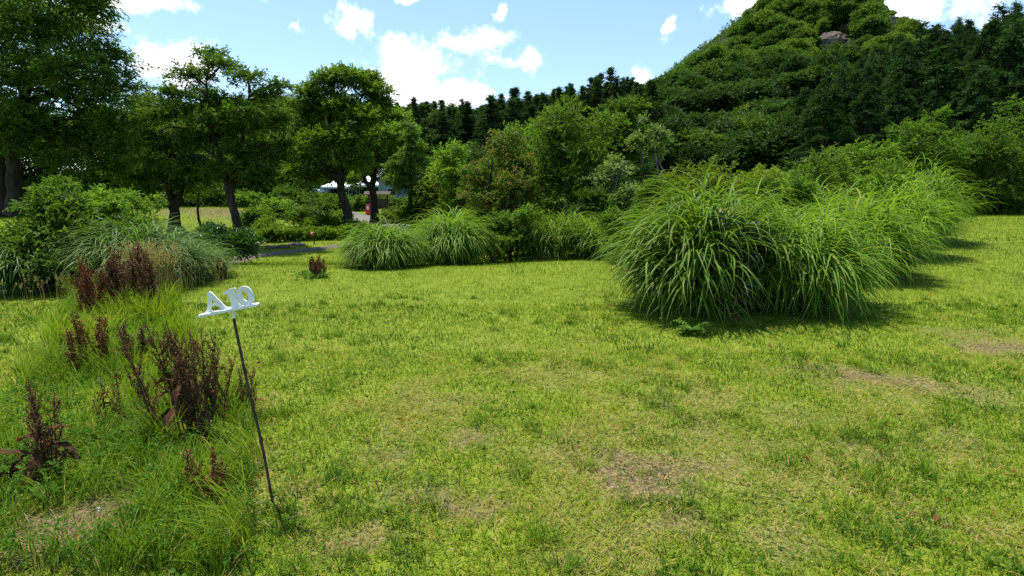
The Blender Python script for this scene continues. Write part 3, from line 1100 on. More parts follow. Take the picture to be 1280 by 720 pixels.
    bush('leafy_shrub', 'leafy shrub with yellow-green shoots standing among the right-hand grass clumps', 1048, 13.6, 150, 172, M['leaf_light'], 141, 1100, .085, .042)
    bush('leafy_shrub', 'small mid-green shrub filling the gap behind the largest grass clump', 975, 11.6, 95, 208, M['leaf_mid'], 142, 800, .08, .04)
    bush('low_weed_patch', 'low leafy weeds at the right foot of the grass clump row', 1160, 14.6, 75, 278, M['leaf_mid'], 143, 520, .06, .034, cat='weeds')
    bush('low_weed_patch', 'low broad weeds under the farther end of the grass clump row', 1120, 12.2, 60, 300, M['leaf_light'], 144, 380, .055, .03, cat='weeds')
    return bush


bush = build_right_clumps()

# clumps in the middle
def build_mid_clumps():
    for i, (px, py, dy, rx, ry, n, H, ll, lab) in enumerate([
            (472, 337, .75, .48, .50, 480, .88, .66, 'low rounded silver grass clump, left of the pair beside the brown dock tuft'),
            (558, 332, .85, .50, .52, 560, 1.16, .74, 'taller rounded silver grass clump, right of the pair in mid lawn')]):
        p = ground(px, py) + np.array([0, dy, 0])
        p[2] = gz(p[0], p[1])
        reed_clump('round_grass_clump', lab, p, rx, ry, n, H, ll, .021, M['reed'], 150 + i, 6, 10, 'round grass clumps at the lawn edge', 38)
        CLEAR.append((p[0], p[1], rx * 1.25, ry * 1.25))
    p = spot(700, 13.6)
    reed_clump('silver_grass_clump', 'bright upright silver grass clump under the green thicket behind mid lawn', p, 1.0, .6, 380, 1.05, .7, .02, M['reed'], 155, 5, 7, None, 16)
    p = spot(757, 13.2)
    reed_clump('silver_grass_clump', 'small silver grass clump between the thicket and the largest clump', p, .6, .5, 200, .95, .7, .02, M['reed'], 156, 5, 7, None, 30)
    # left border clumps
    for i, (px, y, rx, ry, n, H, lab) in enumerate([
            (165, 8.9, .60, .55, 380, 1.02, 'grey-green arching grass clump right of the leafy bush on the left'),
            (215, 9.6, .38, .45, 200, .60, 'low grey-green grass clump at the right end of the left border'),
            (12, 8.6, .6, .5, 260, .88, 'grey-green grass clump at the left edge in front of the dark trunks')]):
        p = spot(px, y)
        reed_clump('grey_grass_clump', lab, p, rx, ry, n, H, .75, .016, M['reed_grey'], 160 + i, 6, 8, 'grey grass clumps in the left border', 28)
        CLEAR.append((p[0], p[1], rx * 1.2, ry * 1.2))


build_mid_clumps()

# ---------------------------------------------------------------- left border bushes, hedges
bush('leafy_bush', 'big leafy bush with pale shoot tips in the left border', 85, 9.0, 175, 244, M['leaf_mid'], 201, 1500, .085, .036, 11, .5, nl=14)
bush('leafy_bush', 'taller leafy bush rising behind the left border, topped with light green', 140, 10.4, 95, 226, M['leaf_light'], 202, 900, .085, .038, 11, .5, nl=8)
bush('leafy_bush', 'small mid-green bush at the foot of the left border', 40, 8.3, 120, 318, M['leaf_dark'], 203, 620, .06, .03, 10, .5, nl=8)
bush('leafy_bush', 'low dark bush under the big leafy bush', 110, 8.3, 90, 312, M['leaf_dark'], 204, 520, .06, .03, 10, .5, nl=6)
bush('leafy_bush', 'yellowish young bush at the right shoulder of the left border', 168, 10.8, 60, 250, M['leaf_yellow'], 208, 320, .08, .035, 9, .5, nl=5)
bush('round_bush', 'dark glossy rounded bush in front of the leaning tree', 272, 13.0, 84, 284, M['leaf_glossy'], 205, 900, .11, .045, 9, .4, nl=7)
# small understory under the big dark tree
for i, (px, y, w, top, lf, lab) in enumerate([
        (80, 15.5, 70, 205, 'leaf_mid', 'slender understory shrub in the shade beneath the big dark tree'),
        (170, 31, 90, 243, 'leaf_light', 'sunlit shrub beyond the trees behind the left border'),
        (215, 47, 110, 243, 'leaf_light', 'sunlit bushes on the far side of the grassy mound'),
        (120, 17.5, 80, 222, 'leaf_mid', 'shrub behind the topmost left border bush'),
        (300, 45, 60, 238, 'leaf_mid', 'shrub on the mound behind the leaning trunk'),
        (345, 34, 70, 255, 'leaf_light', 'bright shrub seen between the leaning tree and the car park'),
        (375, 30, 60, 262, 'leaf_mid', 'mid-green shrub above the low hedge near the marker post'),
        (418, 28.5, 55, 262, 'leaf_light', 'light green shrub left of the dark leaning trunk'),
        (445, 24.5, 50, 282, 'leaf_yellow', 'yellow-green low shrub at the foot of the dark leaning trunk'),
        (500, 33, 70, 268, 'leaf_yellow', 'yellow-green low shrub below the grey shed'),
        (318, 27, 60, 262, 'leaf_mid', 'dark-green shrub on the right foot of the grassy mound'),
        (360, 40, 80, 240, 'leaf_mid', 'tall shrub screening the road left of the parked cars'),
        (335, 24, 50, 276, 'leaf_light', 'bright low shrub just behind the low hedge row'),
        (396, 25, 56, 273, 'leaf_light', 'bright low shrub behind the marker post'),
        (407, 44, 62, 251, 'leaf_mid', 'mid-green shrub hiding the wheels of the parked cars'),
        (446, 52, 46, 251, 'leaf_light', 'light shrub under the white canopy tents'),
        (475, 60, 56, 249, 'leaf_mid', 'green shrub behind the roofed stand'),
        (488, 46, 50, 252, 'leaf_dark', 'dark shrub against the left corner of the grey shed'),
        (540, 36, 70, 240, 'leaf_mid', 'green shrub hiding the right end of the grey shed'),
        (585, 30, 80, 250, 'leaf_light', 'light shrub in front of the white car'),
        (150, 26, 70, 236, 'leaf_mid', 'shrub in the gap between the big dark tree and the spreading tree'),
        (262, 40, 60, 240, 'leaf_dark', 'dark shrub on top of the grassy mound behind the sapling'),
        (525, 27, 60, 248, 'leaf_dark', 'dark shrub below the grey shed beside the cone-shaped tree')]):
    bush('shrub', lab, px, y, w, top, M[lf], 220 + i, 420, .0052 * y, .0026 * y, 9, .6, nl=7, r_limb=.025)
# row of low hedge plants beyond the path
HD = [(i, px) for i, px in enumerate(range(300, 470, 19))]
for i, px in HD:
    y = 21.5 + .25 * i
    if i == 0:
        hedge = bush('hedge_plant', 'low leafy hedge plant in the row beyond the gravel path', px, y, 34, 289 - .4 * i, M['leaf_light'], 240, 330, .10, .05, 9, .4, nl=6, group='low hedge plants beyond the path', r_limb=.012)
    else:
        h2 = dup(hedge, spot(px, y), i * 1.3, .9 + .22 * ((i * 7) % 5) / 5)

# ---------------------------------------------------------------- trees on the left
def px_path(pts, y):
    return [at(p[0], p[1], y + (p[2] if len(p) > 2 else 0)) for p in pts]


def build_left_trees():
    # big dark tree
    d = 21.0
    b = spot(20, d, 262)
    lob = px_lobes([(-70, 50, 78), (10, 25, 70), (62, -2, 58), (100, 42, 50), (132, 78, 38), (152, 112, 32), (110, 125, 46), (150, 160, 34), (60, 100, 52), (0, 105, 62),
                    (112, 182, 36), (62, 172, 42), (15, 165, 45), (158, 190, 24), (-60, 140, 66), (-40, -40, 70), (108, 8, 34), (40, 45, 45, -1.5), (90, 90, 40, -2), (30, 140, 40, 2.5), (120, 150, 36, 2.5), (80, 205, 30, 1.5), (140, 210, 26, 1.5), (-30, 200, 45, 1)], d, .72, 1)
    st = [(px_path([(20, 268), (16, 210), (24, 150), (45, 80), (60, 30)], d), .19, .05), (px_path([(6, 268), (-2, 190), (-18, 120), (-30, 50)], d + .5), .15, .05)]
    woody('broadleaf_tree', 'tall dark broadleaf tree with twin black trunks at the left edge', 'tree', b, st, lob, 8200, 14, .42, .135, .060, M['leaf_dark'], M['bark'], 301, .75, .1, .2, r_limb=.08)
    # leaning tree with layered crown
    b = ground(312, 310)
    d = b[1]
    lob = px_lobes([(240, 95, 30), (278, 82, 26), (262, 68, 20), (308, 98, 26), (335, 120, 24), (225, 170, 30, .8), (290, 165, 32, .8), (335, 185, 28, .8), (215, 200, 28, .6), (265, 150, 30, -.8), (240, 205, 30), (310, 212, 26), (185, 200, 22), (348, 108, 16), (352, 150, 20), (215, 118, 24), (195, 145, 26), (235, 140, 34), (285, 130, 34),
                    (320, 160, 30), (250, 175, 34), (205, 185, 24), (345, 195, 26), (300, 190, 32), (275, 212, 26), (230, 212, 24), (330, 222, 20), (355, 180, 16), (255, 120, 26, 1.2), (310, 140, 24, -1.2), (190, 165, 18)], d, .34, 2)
    st = [(px_path([(312, 312), (296, 278), (287, 240), (276, 200), (262, 150), (258, 100)], d), .14, .025), (px_path([(287, 240), (297, 205), (305, 160), (312, 115)], d), .10, .02)]
    woody('layered_tree', 'leaning broadleaf tree with a layered crown and forked trunk beside the path', 'tree', b, st, lob, 3900, 13, .38, .115, .055, M['leaf_mid'], M['bark'], 302, .95, .05, .12, r_limb=.05, shell=1.8)
    # darker tree behind it
    b = spot(218, 25.5, 285)
    d = 25.5
    lob = px_lobes([(190, 205, 26), (215, 195, 28), (185, 160, 26), (175, 130, 20), (200, 135, 24), (165, 190, 26), (235, 175, 30), (270, 205, 26), (150, 215, 22), (245, 205, 26), (175, 225, 18), (262, 225, 20), (225, 225, 22), (205, 165, 26), (180, 185, 22)], d, .55, 3)
    st = [(px_path([(219, 290), (217, 258), (212, 238), (205, 215)], d), .20, .05), (px_path([(217, 258), (228, 236), (240, 215)], d), .10, .03)]
    woody('broadleaf_tree', 'dark spreading tree with a thick straight trunk behind the left border', 'tree', b, st, lob, 3000, 13, .42, .13, .060, M['leaf_dark'], M['bark'], 303, .85, .05, .15, r_limb=.05)
    for i, (px, pb, lab) in enumerate([(254, 289, 'slim curved sapling on the lit grassy mound'), (233, 287, 'thin leaning stem beside the thick straight trunk')]):
        b = spot(px, 27.5 - i * 1.3, pb)
        d = b[1]
        lob = px_lobes([(px - 4, 228, 18), (px + 14, 236, 14), (px - 16, 240, 13)], d, .6, 4 + i)
        st = [((b, b + [-.18 - .25 * i, 0, .7], at(px - 6, 245, d), at(px - 4, 228, d)), .05, .02)]
        woody('sapling', lab, 'sapling', b, st, lob, 240, 11, .36, .12, .055, M['leaf_mid'], M['bark'], 306 + i, .7, r_limb=.02, limbs=False)
    # rounded tree with dark leaning trunk
    b = ground(441, 293)
    d = b[1]
    lob = px_lobes([(388, 118, 22), (412, 104, 24), (438, 100, 22), (425, 92, 14), (462, 102, 20), (470, 118, 22), (400, 140, 28), (430, 135, 28), (382, 160, 22), (455, 150, 24), (400, 178, 26),
                    (378, 195, 18), (430, 175, 26), (385, 222, 18), (412, 215, 20), (372, 132, 12), (443, 200, 20), (365, 215, 14), (480, 130, 14)], d, .62, 6)
    st = [(px_path([(441, 296), (434, 268), (426, 235), (424, 200), (412, 150), (405, 120)], d), .19, .04), (px_path([(425, 228), (436, 205), (446, 165), (452, 120)], d), .12, .025), (px_path([(425, 225), (405, 205), (388, 185)], d), .09, .02)]
    woody('broadleaf_tree', 'rounded green tree with a dark leaning trunk in front of the parked cars', 'tree', b, st, lob, 4300, 13, .40, .13, .068, M['leaf_light'], M['bark'], 308, .55, .1, .15, r_limb=.06, shell=2.0)
    b = spot(469, 30.5, 282)
    d = 30.5
    lob = px_lobes([(470, 138, 20), (492, 148, 22), (505, 165, 18), (480, 170, 24), (460, 180, 20), (500, 190, 18), (450, 205, 20), (478, 205, 20), (440, 225, 15), (492, 220, 14)], d, .65, 7)
    st = [(px_path([(468, 288), (468, 258), (466, 230), (472, 190), (482, 160)], d), .20, .05), (px_path([(467, 240), (455, 222), (448, 200)], d), .12, .03)]
    woody('broadleaf_tree', 'upright green tree with a straight dark trunk beside the red cabinet', 'tree', b, st, lob, 2600, 13, .42, .14, .07, M['leaf_light'], M['bark'], 309, .55, .1, .15, r_limb=.06, shell=2.0)
    # cone-shaped tree
    b = spot(512, 27.5, 275)
    d = 27.5
    spec = []
    g = rng_of(5)
    for k in range(20):
        f = (k + .5) / 20
        hw = 38 * (1 - f) ** .8 * .72
        spec.append((512 + g.uniform(-1, 1) * hw, 246 - f * 92, 17 * (1 - f * .62)))
    lob = px_lobes(spec, d, .6, 8)
    woody('conical_tree', 'small cone-shaped light green tree in front of the grey shed', 'tree', b, [(px_path([(512, 278), (513, 230), (511, 158)], d), .12, .02)], lob, 1500, 13, .36, .12, .05, M['leaf_mid'], M['bark'], 310, .5, .0, .35, r_limb=.03)


build_left_trees()

# ---------------------------------------------------------------- thicket behind the lawn
def small_tree(name, label, px, y, w, top, leaf, seed, n, K=12, ll=None, lwr=.48, nl=16, flat=.55, low=.18, taper=.35, bark='bark', lean=0, stems=3, base_py=300, squash=.7, twigk=2.8, up=.1, shell=2.0, size=.46, bottom_fill=True):
    b = spot(px, y, base_py)
    ztop = at(px, top, y)[2]
    h = ztop - b[2]
    rx = w * y / F / 2
    ll = ll or .0056 * y
    c = b + np.array([lean, 0, h * (.5 + low / 2)])
    lob = auto_lobes(c, rx, rx * .85, h * (.5 - low / 2) * 1.0, nl, seed, size, squash, taper)
    g = rng_of(seed + 3)
    if bottom_fill:
        # low boughs that hide the stems
        for a in g.uniform(0, 6.28, 7):
            rr = rx * g.uniform(.30, .42)
            lob = np.vstack([lob, [b[0] + lean * .3 + math.cos(a) * rx * .55, b[1] + math.sin(a) * rx * .45, b[2] + h * g.uniform(.08, .3), rr, rr, rr * .8]])
    st = []
    for i in range(stems):
        e = c + np.array([g.uniform(-.5, .5) * rx, g.uniform(-.4, .4) * rx, h * g.uniform(.0, .32)])
        m = b * .55 + e * .45 + np.array([g.normal(0, .06) * h, g.normal(0, .05) * h, 0])
        st.append(((b + [g.normal(0, .12), g.normal(0, .12), -.05], m, e), .028 + .008 * h, .012))
    return woody(name, label, 'tree', b, st, lob, n, K, ll * twigk, ll, ll * lwr, leaf, M[bark], seed, flat, up, .15, r_limb=.028, shell=shell)


small_tree('thicket_tree', 'loose shrubby tree flecked with reddish leaves at the left of the thicket', 628, 15.5, 125, 142, M['leaf_red'], 451, 2600, lean=0)
small_tree('thicket_tree', 'broad bright green tree in the middle of the thicket', 712, 17.5, 160, 112, M['leaf_light'], 402, 3300, nl=22)
small_tree('thicket_tree', 'tallest slim tree at the back of the thicket, before the cedar ridge', 768, 23, 95, 86, M['leaf_mid'], 403, 1900, taper=.1, flat=.4)
small_tree('thicket_tree', 'feathery pale yellow-green sapling at the right of the thicket', 806, 18, 80, 130, M['leaf_pale'], 404, 1300, bark='bark_pale', taper=.6, flat=.7, size=.34, shell=1.6)
small_tree('thicket_tree', 'grey-green small tree beneath the pale sapling', 770, 16, 85, 185, M['leaf_pale'], 405, 1100, bark='bark_pale', flat=.7)
small_tree('thicket_tree', 'light green tree behind the left side of the thicket', 580, 25, 95, 165, M['leaf_light'], 406, 1600)
small_tree('thicket_tree', 'yellow-green young tree left of the thicket near the white car', 545, 27, 62, 205, M['leaf_yellow'], 407, 620)
small_tree('thicket_tree', 'dark green tree behind the red-flecked thicket tree', 655, 21, 120, 145, M['leaf_mid'], 408, 1800)
bush('thicket_shrub', 'dense dark shrub beside the left flank of the largest grass clump', 795, 12.0, 85, 232, M['leaf_mid'], 411, 1000, .075, .036, 11, .6, nl=10)
bush('thicket_shrub', 'leafy shrub at the foot of the red-flecked tree', 640, 13.4, 90, 252, M['leaf_mid'], 412, 900, .08, .04, 11, .6, nl=9)
bush('thicket_shrub', 'small bright herbaceous shrub right of the paired round grass clumps', 616, 12.6, 50, 286, M['leaf_light'], 413, 520, .05, .022, 11, .4, nl=6)
bush('thicket_shrub', 'long yellow-green shrub bank behind the largest grass clump', 870, 15.5, 150, 196, M['leaf_yellow'], 414, 1500, .085, .042, 11, .7, nl=12)
bush('thicket_shrub', 'yellowish shrub at the right end of the shrub bank behind the grass clumps', 945, 17, 110, 205, M['leaf_yellow'], 415, 1000, .09, .045, 11, .7, nl=9)
bush('thicket_shrub', 'dark shrub between the broad green tree and the slim tree', 735, 14.8, 80, 225, M['leaf_dark'], 416, 800, .08, .04, 11, .6, nl=8)
bush('thicket_shrub', 'dark fine-leaved shrub beneath the pale sapling', 825, 14.5, 70, 200, M['leaf_mid'], 417, 700, .07, .03, 11, .85, nl=8)
bush('thicket_shrub', 'low shrub between the reddish tree and the grey shed', 598, 20, 60, 235, M['leaf_mid'], 418, 600, .1, .05, 10, .6, nl=8)

# row of shrubby trees along the far right of the lawn
for i, (px, y, w, top, lf, lab) in enumerate([
        (1075, 24, 135, 172, 'leaf_light', 'light-tipped shrubby tree rising behind the tall grass clumps'),
        (1140, 27, 125, 128, 'leaf_mid', 'shrubby tree with a pointed bright leader above the farthest grass clump'),
        (1205, 27.5, 150, 148, 'leaf_mid', 'dark spreading shrubby tree right of the farthest grass clump'),
        (1262, 28.5, 150, 112, 'leaf_mid', 'taller shrubby tree at the right edge with bright upper leaves'),
        (1325, 28, 150, 100, 'leaf_mid', 'shrubby tree cut off by the right edge'),
        (1180, 31, 140, 165, 'leaf_dark', 'dark shrub in the shade behind the right-hand shrub row'),
        (1010, 24, 120, 200, 'leaf_mid', 'low dark shrub behind the middle grass clumps')]):
    small_tree('shrub_tree', lab, px, y, w, top, M[lf], 430 + i, 2400, nl=26, low=-.04, taper=.3, ll=.13, stems=4, flat=.8, base_py=268, size=.46, bottom_fill=True)
for i, px in enumerate(range(1175, 1330, 24)):
    if i == 0:
        hb = bush('low_bush', 'low dark bush at the foot of the right-hand shrub row', px, 26.0, 42, 240, M['leaf_dark'], 445, 420, .11, .05, 10, .6, nl=6, group='low bushes along the right lawn edge', bottom=.0, r_limb=.012)
    else:
        dup(hb, spot(px, 26.0 + .1 * i), i * 1.1, .85 + .3 * ((i * 5) % 4) / 4)

# ---------------------------------------------------------------- woods on the slopes
def forest_proto(kind, seed, H, Rw, n, ll):
    g = rng_of(seed)
    geo = Geo()
    if kind == 'round':
        lob = auto_lobes((0, 0, H * .58), Rw, Rw, H * .42, 13, seed, .5, .7)
        V, Q, tone = crown_geo(lob, n, 6, ll * 1.8, ll, ll * .6, seed, .6, .1, .15, shell=3.2, belly=.3)
        geo.add(*tube(curve_pts((0, 0, -1), (.1, 0, H * .3), (0, .1, H * .6), n=3), [.25] * 7, 6), .5, 1)
        geo.add(V, Q, tone, 0)
    else:
        # boughs round a straight stem, each carrying flat sprays
        nb = 150 if kind == 'cedar' else 120
        fb = np.sort(g.random(nb) ** .9)
        prof = (1 - fb) ** 1.15 * .98 + .01 if kind == 'cedar' else (1 - fb) ** .7 * (.75 + .35 * g.random(nb))
        Lb = Rw * prof * g.uniform(.75, 1.2, nb)
        ab = g.uniform(0, 2 * np.pi, nb)
        w = Lb + .25
        bi = g.choice(nb, n, p=w / w.sum())
        u = g.random(n) ** .6
        r = Lb[bi] * u
        lat = g.normal(0, .16, n) * (.25 + r * .5)
        ca, sa = np.cos(ab[bi]), np.sin(ab[bi])
        if kind == 'cedar':
            z = H * (.06 + .94 * fb[bi]) - r * .45 + .25 * u ** 3 * Lb[bi]
        else:
            z = H * (.06 + .92 * fb[bi]) + r * .12 - .30 * r * u + g.normal(0, .10, n)
        C = np.stack([r * ca - lat * sa, r * sa + lat * ca, z], -1)
        D = nrm(np.stack([ca, sa, (-.35 + 2.6 * smooth(.75, 1, fb[bi])) if kind == 'cedar' else np.full(n, .08)], -1))
        V, Q, tone = sprays(C, D, 6, ll * 1.7, ll, ll * (.36 if kind == 'cedar' else .34), g, .85 if kind != 'cedar' else .4, .05, .12)
        tone = np.clip(tone + np.repeat(g.normal(0, .18, nb)[bi], 6), 0, 1)
        geo.add(*tube(np.array([(0, 0, -1), (0, 0, H * .5), (0, 0, H * .98)]), [.22, .13, .03], 6), .5, 1)
        geo.add(V, Q, tone, 0)
    return geo


def build_forests():
    g = rng_of(77)
    pr = {'round': [], 'cedar': [], 'larch': []}
    for i in range(4):
        pr['round'].append((forest_proto('round', 500 + i, 7.0 + (i % 2), 3.6, 2400, .33), 7.0 + (i % 2)))
    for i in range(3):
        pr['cedar'].append((forest_proto('cedar', 510 + i, 12.5, 2.5, 2000, .30), 12.5))
    for i in range(4):
        pr['larch'].append((forest_proto('larch', 520 + i, 13.0, 3.6, 3400, .30), 13.0))
    M['forest'] = leaf_mat('forest', [(0, (.022, .050, .009)), (.5, (.052, .100, .013)), (1, (.115, .172, .020))], .34, vary=.45)
    M['forest_deep'] = leaf_mat('forest_deep', [(0, (.014, .036, .008)), (.5, (.032, .070, .012)), (1, (.070, .122, .018))], .3, vary=.35)
    M['hill_light'] = leaf_mat('hill_light', [(0, (.035, .075, .012)), (.5, (.085, .14, .018)), (1, (.16, .21, .03))], .3, vary=.3)
    mat = {'round': M['forest'], 'cedar': M['needle'], 'larch': M['needle_soft']}
    info = {'round': ('broadleaf_tree', 'dense round-crowned broadleaf tree in the forest covering the mountain slope', 'broadleaf trees on the mountain slope'),
            'cedar': ('cedar_tree', 'narrow dark cedar with a pointed top in the ridge wood', 'cedars along the ridge'),
            'larch': ('conifer_tree', 'soft dark conifer in the wood behind the right-hand shrubs', 'conifers on the right-hand slope')}
    meshes = {k: [(p.mesh(info[k][0], [mat[k], M['bark']]), H) for p, H in v] for k, v in pr.items()}
    light = [(p.mesh('broadleaf_tree', [M['hill_light'], M['bark']]), H) for p, H in pr['round']]
    deep = [(p.mesh('broadleaf_tree', [M['forest_deep'], M['bark']]), H) for p, H in pr['round']]
    cand = []
    y = 46.0
    while y < 285:
        sp = (3.0 + .013 * y - (.9 if 84 < y < 138 else 0)) * (.78 if y > 185 else 1)
        x = -y * .80
        while x < y * 1.03:
            cx, cy = x + g.uniform(-.35, .35) * sp, y + g.uniform(-.35, .35) * sp
            x += sp
            px = 640 + F * cx / (cy * math.cos(PITCH))
            rm = math.hypot(cx - PEAK[0], cy - PEAK[1])
            if px > 1000 - (cy - 60) * 1.0 and cy < 96 and cx > 22:
                k = 'larch'
            elif -60 < cx < 27 and 84 < cy < 138 and px < 815:
                k = 'cedar'
            elif cx < -20 and cy > 100:
                k = 'round'
            elif cx > 8 and cy > 60 and px > 740:
                k = 'round'
            else:
                continue
            if cy > PEAK[1] + 8:
                continue
            if k == 'cedar' and g.random() < .22:
                k = 'round'
            elif k != 'cedar' and 84 < cy < 138 and g.random() < .35:
                continue
            cand.append((cy, cx, k, 3.0 + .013 * cy))
        y += sp * (.85 if y < 96 else 1.0)
    cand.sort()
    cover = np.full(400, 262.0)
    # what the nearer plants hide
    for px, py in [(0, 150), (500, 190), (560, 215), (600, 175), (680, 150), (760, 165), (800, 185), (830, 215), (900, 225), (1000, 218), (1060, 200), (1100, 180), (1280, 165)]:
        pass
    hide = np.interp(np.arange(400) * 4 - 160, [0, 180, 200, 350, 370, 500, 530, 600, 680, 760, 810, 840, 900, 1000, 1060, 1120, 1280], [120, 150, 190, 190, 205, 205, 235, 200, 165, 170, 190, 225, 232, 225, 205, 185, 180])
    cover = np.minimum(cover, hide + 8)
    used = {'round': 0, 'cedar': 0, 'larch': 0}
    extra = Geo()
    for (cy, cx, k, sp) in cand:
        i = g.integers(len(meshes[k]))
        me, H = meshes[k][i]
        z = gz(cx, cy)
        summit = k == 'round' and z > 66 + 10 * g.normal()
        f1 = F / (cy * math.cos(PITCH))
        px = 640 + F * cx / (cy * math.cos(PITCH) - (z + 5 - EYE) * math.sin(PITCH))
        # trees stay under the skyline the wood has here
        line = {'larch': ([860, 910, 976, 1035, 1100, 1150, 1280, 1400], [185, 150, 108, 84, 52, 38, 4, -20]),
                'cedar': ([300, 480, 520, 600, 640, 700, 750, 800, 860], [160, 150, 124, 127, 113, 106, 93, 100, 90]),
                'round': ([150, 300, 450, 520, 600, 700, 750, 790, 820, 870, 905, 925, 945, 970, 1085, 1120, 1150, 1200], [112, 108, 135, 130, 132, 114, 104, 112, 100, 68, 50, 26, 6, -30, -12, 16, 36, 60])}[k]
        if k == 'round' and any(abs(px - q[0]) < q[2] * .62 and -q[3] * .6 - 15 < q[1] - (360 - F * math.tan(math.atan2(z + 3 - EYE, cy) + PITCH)) < q[3] * .6 for q in ROCKPX):
            continue
        zmax = at(px, float(np.interp(px, *line)) + abs(g.normal(0, {'cedar': 11, 'larch': 8, 'round': 3}[k])), cy)[2] - z
        if zmax < 1.6:
            continue
        if k == 'round' and g.random() < smooth(60, 5, z) * .8 + .08:
            me = deep[i][0]
        if summit and g.random() < .55:
            me = light[i][0]
        s = g.uniform(.62, 1.3) * {'round': sp / 4.4, 'cedar': g.uniform(.8, 1.12), 'larch': .88 + cy * .002}[k]
        if summit:
            s *= g.uniform(.38, .75)
        s = min(s, zmax / H)
        # pixel row of the top
        def row(zz):
            a = math.atan2(zz - EYE, cy)
            return 360 - F * math.tan(a + PITCH)
        top, mid = row(z + H * s), row(z + H * s * .55)
        wpx = {'round': 3.4, 'cedar': 1.6, 'larch': 2.6}[k] * s * f1
        a, b = int((px - wpx + 160) / 4), int((px + wpx + 160) / 4) + 1
        if b < 10 or a > 385:
            continue
        a, b = max(a, 0), min(b, 399)
        if top > cover[a:b].max() - 1.5 or top < -90 or mid < -60:
            continue
        a2, b2 = int((px - wpx * .7 + 160) / 4), int((px + wpx * .7 + 160) / 4) + 1
        cover[max(a2, 0):min(b2, 399)] = np.minimum(cover[max(a2, 0):min(b2, 399)], mid)
        used[k] += 1
        rot = g.uniform(0, 6.28)
        if used[k] > 295:
            geo, _h = pr[k][i]
            V, Q, Rr, Mm = np.concatenate(geo.V), np.concatenate(geo.Q), np.concatenate(geo.R), np.concatenate(geo.M)
            sel = np.arange(len(Q)) % 2 == 0
            c, sn = math.cos(rot), math.sin(rot)
            W = np.stack([V[:, 0] * c - V[:, 1] * sn, V[:, 0] * sn + V[:, 1] * c, V[:, 2]], -1) * s + [cx, cy, z]
            extra.add(W, Q, Rr + g.normal(0, .12), 0)
            continue
        nm, lab, grp = info[k]
        o = link(nm, me, loc=(cx, cy, z))
        o.rotation_euler = (0, 0, rot)
        wd = g.uniform(1.2, 2.3) if k == 'cedar' else g.uniform(.8, 1.35)
        o.scale = (s * wd, s * wd * g.uniform(.9, 1.1), s * g.uniform(.88, 1.1))
        if k == 'round' and cx < 28 and 84 < cy < 138 and px > 455:
            lab, grp = 'rounded broadleaf tree mixed among the dark cedars of the ridge wood', 'broadleaf trees among the ridge cedars'
        elif k == 'round' and cx < 0:
            lab, grp = 'round-crowned broadleaf tree on the far hill behind the leaning layered tree', 'broadleaf trees on the far left hill'
        tag(o, lab, 'tree', grp)
    print('FOREST', used)
    if extra.n:
        tag(link('distant_forest', extra.mesh('distant_forest', [M['forest'], M['bark']])), 'far-off broadleaf forest on the upper mountain', None, None, 'stuff')
    # low scrub over the summit
    n = 12000
    th = g.uniform(.92 * np.pi, 2.08 * np.pi, n)
    rr = 78 * np.sqrt(g.random(n))
    x, y = PEAK[0] + rr * np.cos(th), PEAK[1] + rr * np.sin(th) * .9
    keep = g.random(n) < .35 + .9 * smooth(.3, .6, fbm(x, y, .16, 91, 2))
    for (rx_, ry_, ra, rb) in ROCKS:
        keep &= ((x - rx_) / (ra * .8)) ** 2 + ((y - ry_) / (rb * .8)) ** 2 > 1
    x, y = x[keep], y[keep]
    C = np.stack([x, y, height(x, y) + g.uniform(.2, 2.4, len(x)) * smooth(.25, .7, fbm(x, y, .22, 93, 2)) * 1.3], -1)
    V, Q, tone = sprays(C, nrm(g.normal(0, 1, (len(x), 3)) + [0, -.3, .6]), 7, .9, .62, .36, g, .4, .3, .1)
    tone = np.clip(tone + .5 * (np.repeat(fbm(x, y, .12, 95, 2), 7) - .5), 0, 1)
    tag(link('summit_scrub', make_mesh('summit_scrub', V, Q, M['hill_light'], tone)), 'sunlit yellow-green scrub covering the rounded summit', None, None, 'stuff')


ROCKS = []
ROCKPX = [(1043, 55, 34, 24), (1108, 31, 28, 20), (1062, 34, 24, 12)]


def build_rocks():
    m = noise_mat('cliff_rock', [(.35, (.045, .036, .028)), (.5, (.11, .085, .065)), (.65, (.20, .16, .125))], .9, .95, 1.0, (1, 1, .45))
    for px, py, w, h, lab, seed in [(1043, 55, 34, 24, 'bare brown rock face below the summit', 1), (1108, 33, 30, 22, 'smaller rock outcrop on the right shoulder of the summit', 2), (1060, 35, 22, 12, 'thin rock ledge just under the summit', 3)]:
        p = ground(px, py)
        k = p[1] / F
        g = rng_of(600 + seed)
        nu, nv = 26, 18
        U, Vv = np.meshgrid(np.linspace(0, 2 * np.pi, nu, endpoint=False), np.linspace(-np.pi / 2, np.pi / 2, nv))
        d = np.stack([np.cos(U) * np.cos(Vv), np.sin(U) * np.cos(Vv), np.sin(Vv)], -1)
        rag = 1 + .38 * (fbm(d[..., 0] * 3 + seed * 9, d[..., 2] * 3 + d[..., 1] * 2.3, 1.1, seed) - .5) + .25 * (fbm(d[..., 0] * 7, d[..., 2] * 9, 1.3, seed + 5) - .5)
        V = d * rag[..., None] * [w * k * .55, 3.6, h * k * .6]
        i = np.arange(nv - 1)[:, None] * nu
        j = np.arange(nu)[None, :]
        kk = (j + 1) % nu
        Q = np.stack([i + j, i + kk, i + kk + nu, i + j + nu], -1)
        o = link('rock_outcrop', make_mesh('rock_outcrop', V, Q, m), loc=p + [0, 1.7, .1])
        tag(o, lab, 'rock')
        ROCKS.append((p[0], p[1], w * k * .5, 9.0))


build_rocks()
build_forests()


